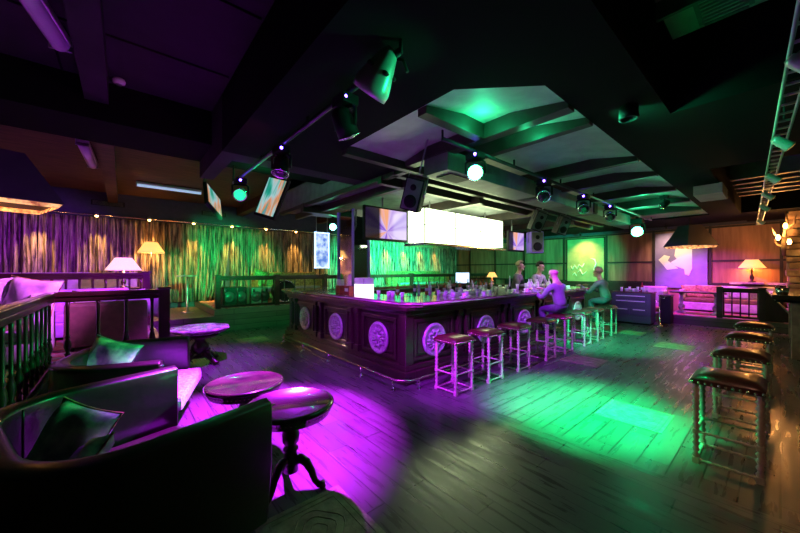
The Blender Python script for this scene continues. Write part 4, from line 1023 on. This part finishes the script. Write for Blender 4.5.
# fluorescent fittings, smoke detector
def fluo(label, p, q, w=.13, tm='tube'):
    p = Vector(p); q = Vector(q); L = (q-p).length; a = math.atan2(q.y-p.y, q.x-p.x)
    t = thing('fluorescent_fitting', label, 'ceiling light', (p+q)/2, a, 'switched-off tube fittings')
    MB().box(-L/2,L/2,-w/2,w/2,.0,.06,.008).build('housing','white',t)
    mb = MB(); n = 10
    mb.tube([(-L/2+.02,0,.0),(L/2-.02,0,.0)], w*.42, n=16); mb.build('diffuser',tm,t)
    MB().box(-L/2,-L/2+.02,-w/2,w/2,-.05,.0,.004).build('end_cap','steel',t); MB().box(L/2-.02,L/2,-w/2,w/2,-.05,.0,.004).build('end_cap','steel',t)
fluo('large tube fitting cut by the top left edge', (-2.75,-.72,3.62), (-4.30,-.43,3.62), .16)
fluo('short tube fitting on the brown ceiling above the left hood', (-7.4,-.50,3.64), (-8.9,-.45,3.64), .16)
fluo('long tube fitting parallel to the curtain wall', (-10.1,.25,3.64), (-10.1,1.62,3.64), tm='dimtube')
t = thing('smoke_detector', 'small round smoke detector on the dark ceiling, upper left', 'smoke detector', (-4.83,-.03,3.70)); MB().lathe([(.03,-.06),(.055,-.045),(.06,-.02),(.05,0)], n=20).build('cover','white',t); MB().lathe([(.03,-.065),(.03,-.06)], n=12).build('sensor','steel',t)

# hanging hoods
def hood(label, x, y, z, s, h, rz, power, cord):
    t = thing('pendant_hood', label, 'pendant lamp', (x,y,z), rz, 'big square hanging hoods')
    b = s/2; k = b*.42; mb = MB()
    p = [(-b,-b,0),(b,-b,0),(b,b,0),(-b,b,0),(-k,-k,h),(k,-k,h),(k,k,h),(-k,k,h)]
    mb.quads(p, [(0,1,5,4),(1,2,6,5),(2,3,7,6),(3,0,4,7),(4,5,6,7)]); o = mb.build('shade','hood',t); md = o.modifiers.new('s','SOLIDIFY'); md.thickness = .02
    b2 = b-.012; b3_ = b-.05; mb = MB(); mb.quads([(-b2,-b2,.0),(b2,-b2,.0),(b2,b2,.0),(-b2,b2,.0),(-b3_,-b3_,-.06),(b3_,-b3_,-.06),(b3_,b3_,-.06),(-b3_,b3_,-.06)], [(0,1,5,4),(1,2,6,5),(2,3,7,6),(3,0,4,7)])
    o = mb.build('lining','hoodin',t); md = o.modifiers.new('s','SOLIDIFY'); md.thickness = .01
    MB().cyl((0,0,h),(0,0,cord),.012).build('cord','black',t); MB().ball((0,0,.16),.06).cyl((0,0,.2),(0,0,h-.01),.02).build('bulb','shade_warm',t)
    point('hood_glow', (x,y,z+.02), (1,.42,.12), power, .1)
hood('huge square hood lamp with a glowing patterned rim at the left edge', -6.72,-1.28,2.46, 1.08,.66,math.radians(18),22,1.24)
hood('dark square hood lamp hanging over the far right platform', -1.62,11.9,2.23, .82,.56,math.radians(48),8,.80)

# ------------------------------------------------------------------ far right platform
sofa('sofa', 'violet-lit sofa with golden cushions against the far wall', -2.15,-.10,13.75,14.55,.262,'+y','linen','olive',.80)
cushion('golden brocade cushion at the left of the far sofa', (-1.93,14.22,.86), (math.radians(-10),0,0), 'gold', .50,.42,.16,'cushions on the far sofa')
cushion('large brown golden cushion in the middle of the far sofa', (-1.50,14.22,.86), (math.radians(-10),0,math.radians(4)), 'gold', .62,.44,.16,'cushions on the far sofa')
cushion('pale pillow on the far sofa behind the railing', (-.82,14.22,.86), (math.radians(-10),math.radians(5),0), 'linen', .60,.40,.16,'cushions on the far sofa')
cushion('small pale pillow beside the large golden cushion', (-1.15,14.15,.80), (math.radians(-10),0,0), 'linen', .30,.28,.12,'cushions on the far sofa')
sofa('armchair', 'pale lilac armchair beside the grey cabinet on the platform', -2.95,-2.28,12.35,13.0,0,'+y','linen','gold',1.05,'armchair')
t = thing('dining_table', 'dark rectangular table with two pale pedestals on the far platform', 'table', (-1.58,12.95,.262))
MB().box(-.62,.62,-.30,.30,.62,.66,.01).build('tabletop','darkwood',t)
for s in (-1,1): MB().lathe([(.13,0),(.12,.03),(.04,.08),(.08,.16),(.08,.22),(.03,.30),(.06,.40),(.03,.50),(.07,.62)], c=(s*.38,0,0), n=16).build('pedestal','palecarved',t)
t = thing('drawer_cabinet', 'slate grey drawer cabinet with pale handles beyond the bar stools', 'cabinet', (-2.83,11.2,0))
MB().box(-.48,.48,0,.55,.05,.90,.008).build('cabinet_body','cabinet',t); MB().box(-.50,.50,-.02,.57,.90,.94,.008).build('worktop','bartop',t); MB().box(-.44,.44,.04,.52,0,.05).build('plinth','black',t)
for z, segs in ((.79,((-.40,.40),)),(.64,((-.40,.40),)),(.40,((-.40,-.02),(.02,.40)))):
    for a, b in segs:
        hh = .06 if z > .5 else .14
        d = MB().box(a,b,-.015,.0,z-hh,z+.055,.004).build('drawer','cabinet',t); MB().box(a+.05,b-.05,-.040,-.015,z+.015,z+.036).build('handle','white',d)
for i, p in enumerate(sorted(spots_on(12, (-3.25,-2.42), (11.28,11.62), .085))): glass(ORD[i]+' glass from the left on the grey drawer cabinet', *p, .94, .036, random.uniform(.08,.14), 'clear glasses on the grey cabinet', 'glass' if i % 3 else 'paper')
bottle('small bottle with a red cap on the grey drawer cabinet', -2.62,11.52,.94,'redbox',.26)
t = thing('queue_post', 'chrome stand with hooks right of the grey cabinet', 'stand', (-2.18,11.35,0)); MB().lathe([(.13,0),(.13,.02),(.02,.04),(.016,.85),(.03,.88)], n=16).build('post','chrome',t); MB().tube([(0,0,.8),(.1,0,.78),(.12,0,.84)],.01).tube([(0,0,.7),(-.1,0,.68),(-.12,0,.74)],.01).build('hook','chrome',t)
t = thing('service_trolley', 'low dark trolley behind the chrome stand', 'trolley', (-2.12,11.75,0)); MB().box(-.12,.14,-.18,.18,.06,.82,.01).build('body','black',t); MB().box(-.13,.15,-.19,.19,.82,.86,.008).build('top','darkwood',t)
for sx in (-1,1):
    for sy in (-1,1): MB().ball((.01+sx*.09,sy*.13,.03),.03,.02,.03,n=8).build('caster','steel',t)
lamp('orange shaded table lamp glowing against the far right wall', -.56,14.40,1.20,.42,.30,.26,'shade_warm','darkwood',42,lc=(1,.33,.07))
tag(B(-1.05,.6,14.58,14.66,1.12,1.19).build('wall_shelf','turned'), 'long narrow ledge on the far wall carrying the orange lamp', 'shelf')
bpy.data.objects['wall_shelf'].location.y = 0
# wider bracket under the lamp
tag(B(-.80,-.32,14.20,14.575,1.15,1.20).build('lamp_shelf','turned'), 'small shelf under the orange shaded lamp', 'shelf')
# right wall counter, stone pillar, rose post
t = thing('wall_counter', 'dark wall counter ending in a green glint at the right edge', 'counter', (0,0,0))
MB().box(-.10,.62,8.7,12.0,1.04,1.12,.01).build('counter_slab','darkwood',t); MB().box(-.06,.60,8.8,11.9,.99,1.04).build('apron','black',t)
for y in (8.95,11.7): MB().box(.12,.24,y-.06,y+.06,0,.99,.01).build('leg','pinkpost',t)
t = thing('ice_bucket', 'green glinting metal bucket on the near end of the wall counter', 'bucket', (.02,8.85,1.12)); MB().lathe([(.06,0),(.08,.12),(.085,.125),(.07,.01)], n=18).build('bucket','chrome',t); MB().tube([(.08*math.cos(k*PI/8),0,.12+.07*math.sin(k*PI/8)) for k in range(9)],.005,n=6).build('handle','chrome',t)
rk = MB(); random.seed(11)
z = .0
while z < 3.6:
    h = random.uniform(.14,.26)
    for yy in (12.9,13.3,13.7,14.1): rk.box(.08+random.uniform(0,.06),.62,yy,yy+.38,z,z+h-.02,.02)
    z += h
tag(rk.build('stone_pillar','rock'), 'rough stone pillar glowing orange at the far right wall', 'pillar')
t = thing('wall_lantern', 'orange glowing rustic wall lantern with branching arms on the stone pillar', 'lantern', (.06,12.6,2.45))
MB().tube([(0,.3,-.5),(-.02,.1,-.3),(0,.0,0),(.05,-.1,.3),(.02,-.1,.55)],[.03,.04,.035,.03,.01]).tube([(0,0,-.1),(-.15,-.1,.0),(-.2,-.1,.18)],[.03,.025,.008]).tube([(0,0,.1),(.16,-.15,.25),(.18,-.2,.45)],[.03,.025,.008]).tube([(.02,.1,-.3),(-.12,.1,-.25),(-.16,.1,-.1)],[.025,.02,.008]).build('branch_frame','rock',t)
for p in ((-.1,-.12,-.08),(.08,-.12,-.2),(.02,-.14,.2)): MB().lathe([(.02,-.06),(.04,0),(.02,.07)], c=p, n=12).build('bulb','bulb',t)
point('lantern_glow', (-.12,12.35,2.5), (1,.4,.1), 60, .06)
t = thing('rose_post', 'round rose marble post beside the wall counter', 'post', (.42,12.25,0)); MB().lathe([(.13,0),(.13,.06),(.10,.1),(.095,2.9),(.12,2.95)], n=20).build('shaft','pinkpost',t)
# track with spots on the right
t = thing('track_rail', 'thin ladder-like lighting track along the right ceiling', 'track', (0,0,0))
TX = lambda y: .21-.045*y
MB().cyl((TX(1.3)-.045,1.3,2.80),(TX(13.2)-.045,13.2,2.80),.010).cyl((TX(1.3)+.045,1.3,2.80),(TX(13.2)+.045,13.2,2.80),.010).build('tube_pair','fixture',t)
for k in range(60): y = 1.4+k*.2; MB().box(TX(y)-.045,TX(y)+.045,y-.008,y+.008,2.793,2.807).build('rung','fixture',t)
for y in (1.8,4.2,7.0,10,12.9): MB().cyl((TX(y),y,2.8),(TX(y),y,2.99 if 3.85 < y < 6.4 else 3.64),.008).build('drop_rod','black',t)
where = ['nearest the camera','second from the camera','third from the camera','fourth from the camera','fifth from the camera','at the far end']
for k, y in enumerate((2.9,4.55,6.2,7.6,9.0,11.5)):
    t = thing('track_spotlight', 'small track spotlight on the right ceiling track, '+where[k], 'spotlight', (TX(y),y,2.79), 0, 'spots on the right ceiling track'); t.scale = (.8,.8,.8)
    q = Vector((.5,.25,-.45)).to_track_quat('Z','Y').to_matrix().to_4x4(); mx = Matrix.Translation((0,0,-.10)) @ q
    MB().lathe([(.03,-.09),(.045,-.06),(.05,.07),(.06,.09)], n=18, mx=mx).build('lamp_can','fixture',t); MB().lathe([(.052,.09),(.05,.094)], n=18, mx=mx).build('lens','shade_warm',t)
    MB().tube([(0,0,0),(-.05,0,-.04),(-.05,0,-.1)],.007,n=6).build('yoke','fixture',t)
spot('beam_track_green', (-1.1,3.3,2.85), (.05,4.3,2.8), GRC, 90, 90, .9, .05)
for y in (4.9, 8.3): spot('track_beam', (.02,y,2.66), (.5,y+.7,1.4), (1,.42,.12), 10, 70, .8, .03)
# green downlight can fixed under the soffit
t = thing('downlight', 'small black downlight can under the dark soffit at the right', 'spotlight', (-.86,3.36,3.0)); MB().lathe([(.07,-.02),(.075,-.13),(.06,-.13),(.05,-.03)], n=20).build('can','black',t); MB().box(-.02,.02,-.02,.02,-.03,0.005).build('mount','black',t)

# painting, mural, stair lit pieces on the far wall
t = thing('wall_painting', 'large golden green mottled painting under a warm spotlight', 'painting', (-5.28,14.64,0))
MB().box(-.70,.70,-.02,.02,.90,2.86).build('canvas', mat('mottled gold canvas', (.40,.34,.18), .6, nscale=3, color2=(.26,.26,.14)), t)
MB().box(-.74,-.70,-.03,.02,.86,2.90).box(.70,.74,-.03,.02,.86,2.90).box(-.74,.74,-.03,.02,2.86,2.90).box(-.74,.74,-.03,.02,.86,.90).build('frame','trimdark',t)
def flat(mb, pts, y0, y1):
    v = [Y_(a,b) for a,b in pts]
    A = [mb.bm.verts.new((x,y0,z)) for x,z in v]; C = [mb.bm.verts.new((x,y1,z)) for x,z in v]; n = len(v)
    mb.bm.faces.new(A); mb.bm.faces.new(list(reversed(C)))
    for i in range(n): mb.bm.faces.new((A[i],A[(i+1)%n],C[(i+1)%n],C[i]))
def Y_(a, b): return (a, b)
for st_ in ([(-.55,1.75),(-.48,1.60),(-.40,1.78),(-.30,1.62),(-.22,1.80),(-.10,1.70),(-.02,1.86)], [(-.30,1.45),(-.18,1.58),(-.08,1.38),(.06,1.52)], [(.22,2.05),(.36,2.0),(.42,1.85),(.34,1.6),(.44,1.4)], [(-.5,1.35),(-.40,1.45),(-.32,1.32)]):
    MB().tube([(a,-.028,b) for a,b in st_], [.012]+[.028]*(len(st_)-2)+[.012], n=6).build('brush_stroke','paper',t)
t = thing('wall_mural', 'violet mural with a pale abstract figure shape left of the big hood', 'mural', (-2.24,14.64,0))
MB().box(-.70,.68,-.02,.02,.95,2.86).build('canvas', mat('violet canvas', (.26,.22,.42), .6, noise=.2, nscale=3), t)
sm_ = MB(); flat(sm_, [(-.60,1.93),(-.44,2.10),(-.28,2.04),(-.34,1.90),(-.06,1.62),(-.36,1.58)], -.03, -.018); sm_.build('pale_shape','paper',t)
sm_ = MB(); flat(sm_, [(-.16,2.06),(-.10,2.55),(.12,2.60),(.30,2.30),(.30,1.62),(.22,1.38),(.12,1.42),(.10,1.60),(-.16,1.72),(-.26,1.84),(-.10,1.95)], -.03, -.018); sm_.build('pale_shape','paper',t)
spot('painting_beam', (-5.20,13.95,2.95), (-5.25,14.64,1.9), (1,.66,.24), 170, 95, .9, .04)
spot('mural_beam', (-2.5,13.75,2.95), (-2.45,14.64,2.1), (1,.66,.42), 110, 90, .9, .04)
for k, (x, lbl) in enumerate(((-5.20,'small black picture spotlight above the golden painting'),(-2.5,'small black picture spotlight above the violet mural'))):
    t = thing('picture_light', lbl, 'spotlight', (x,13.9,3.10)); MB().cyl((0,0,0),(0,0,-.08),.012).build('stem','black',t); MB().lathe([(.03,-.06),(.045,.05)], n=14, mx=Matrix.Translation((0,.02,-.10)) @ Vector((0,.6,-.8)).to_track_quat('Z','Y').to_matrix().to_4x4()).build('lamp_can','black',t)
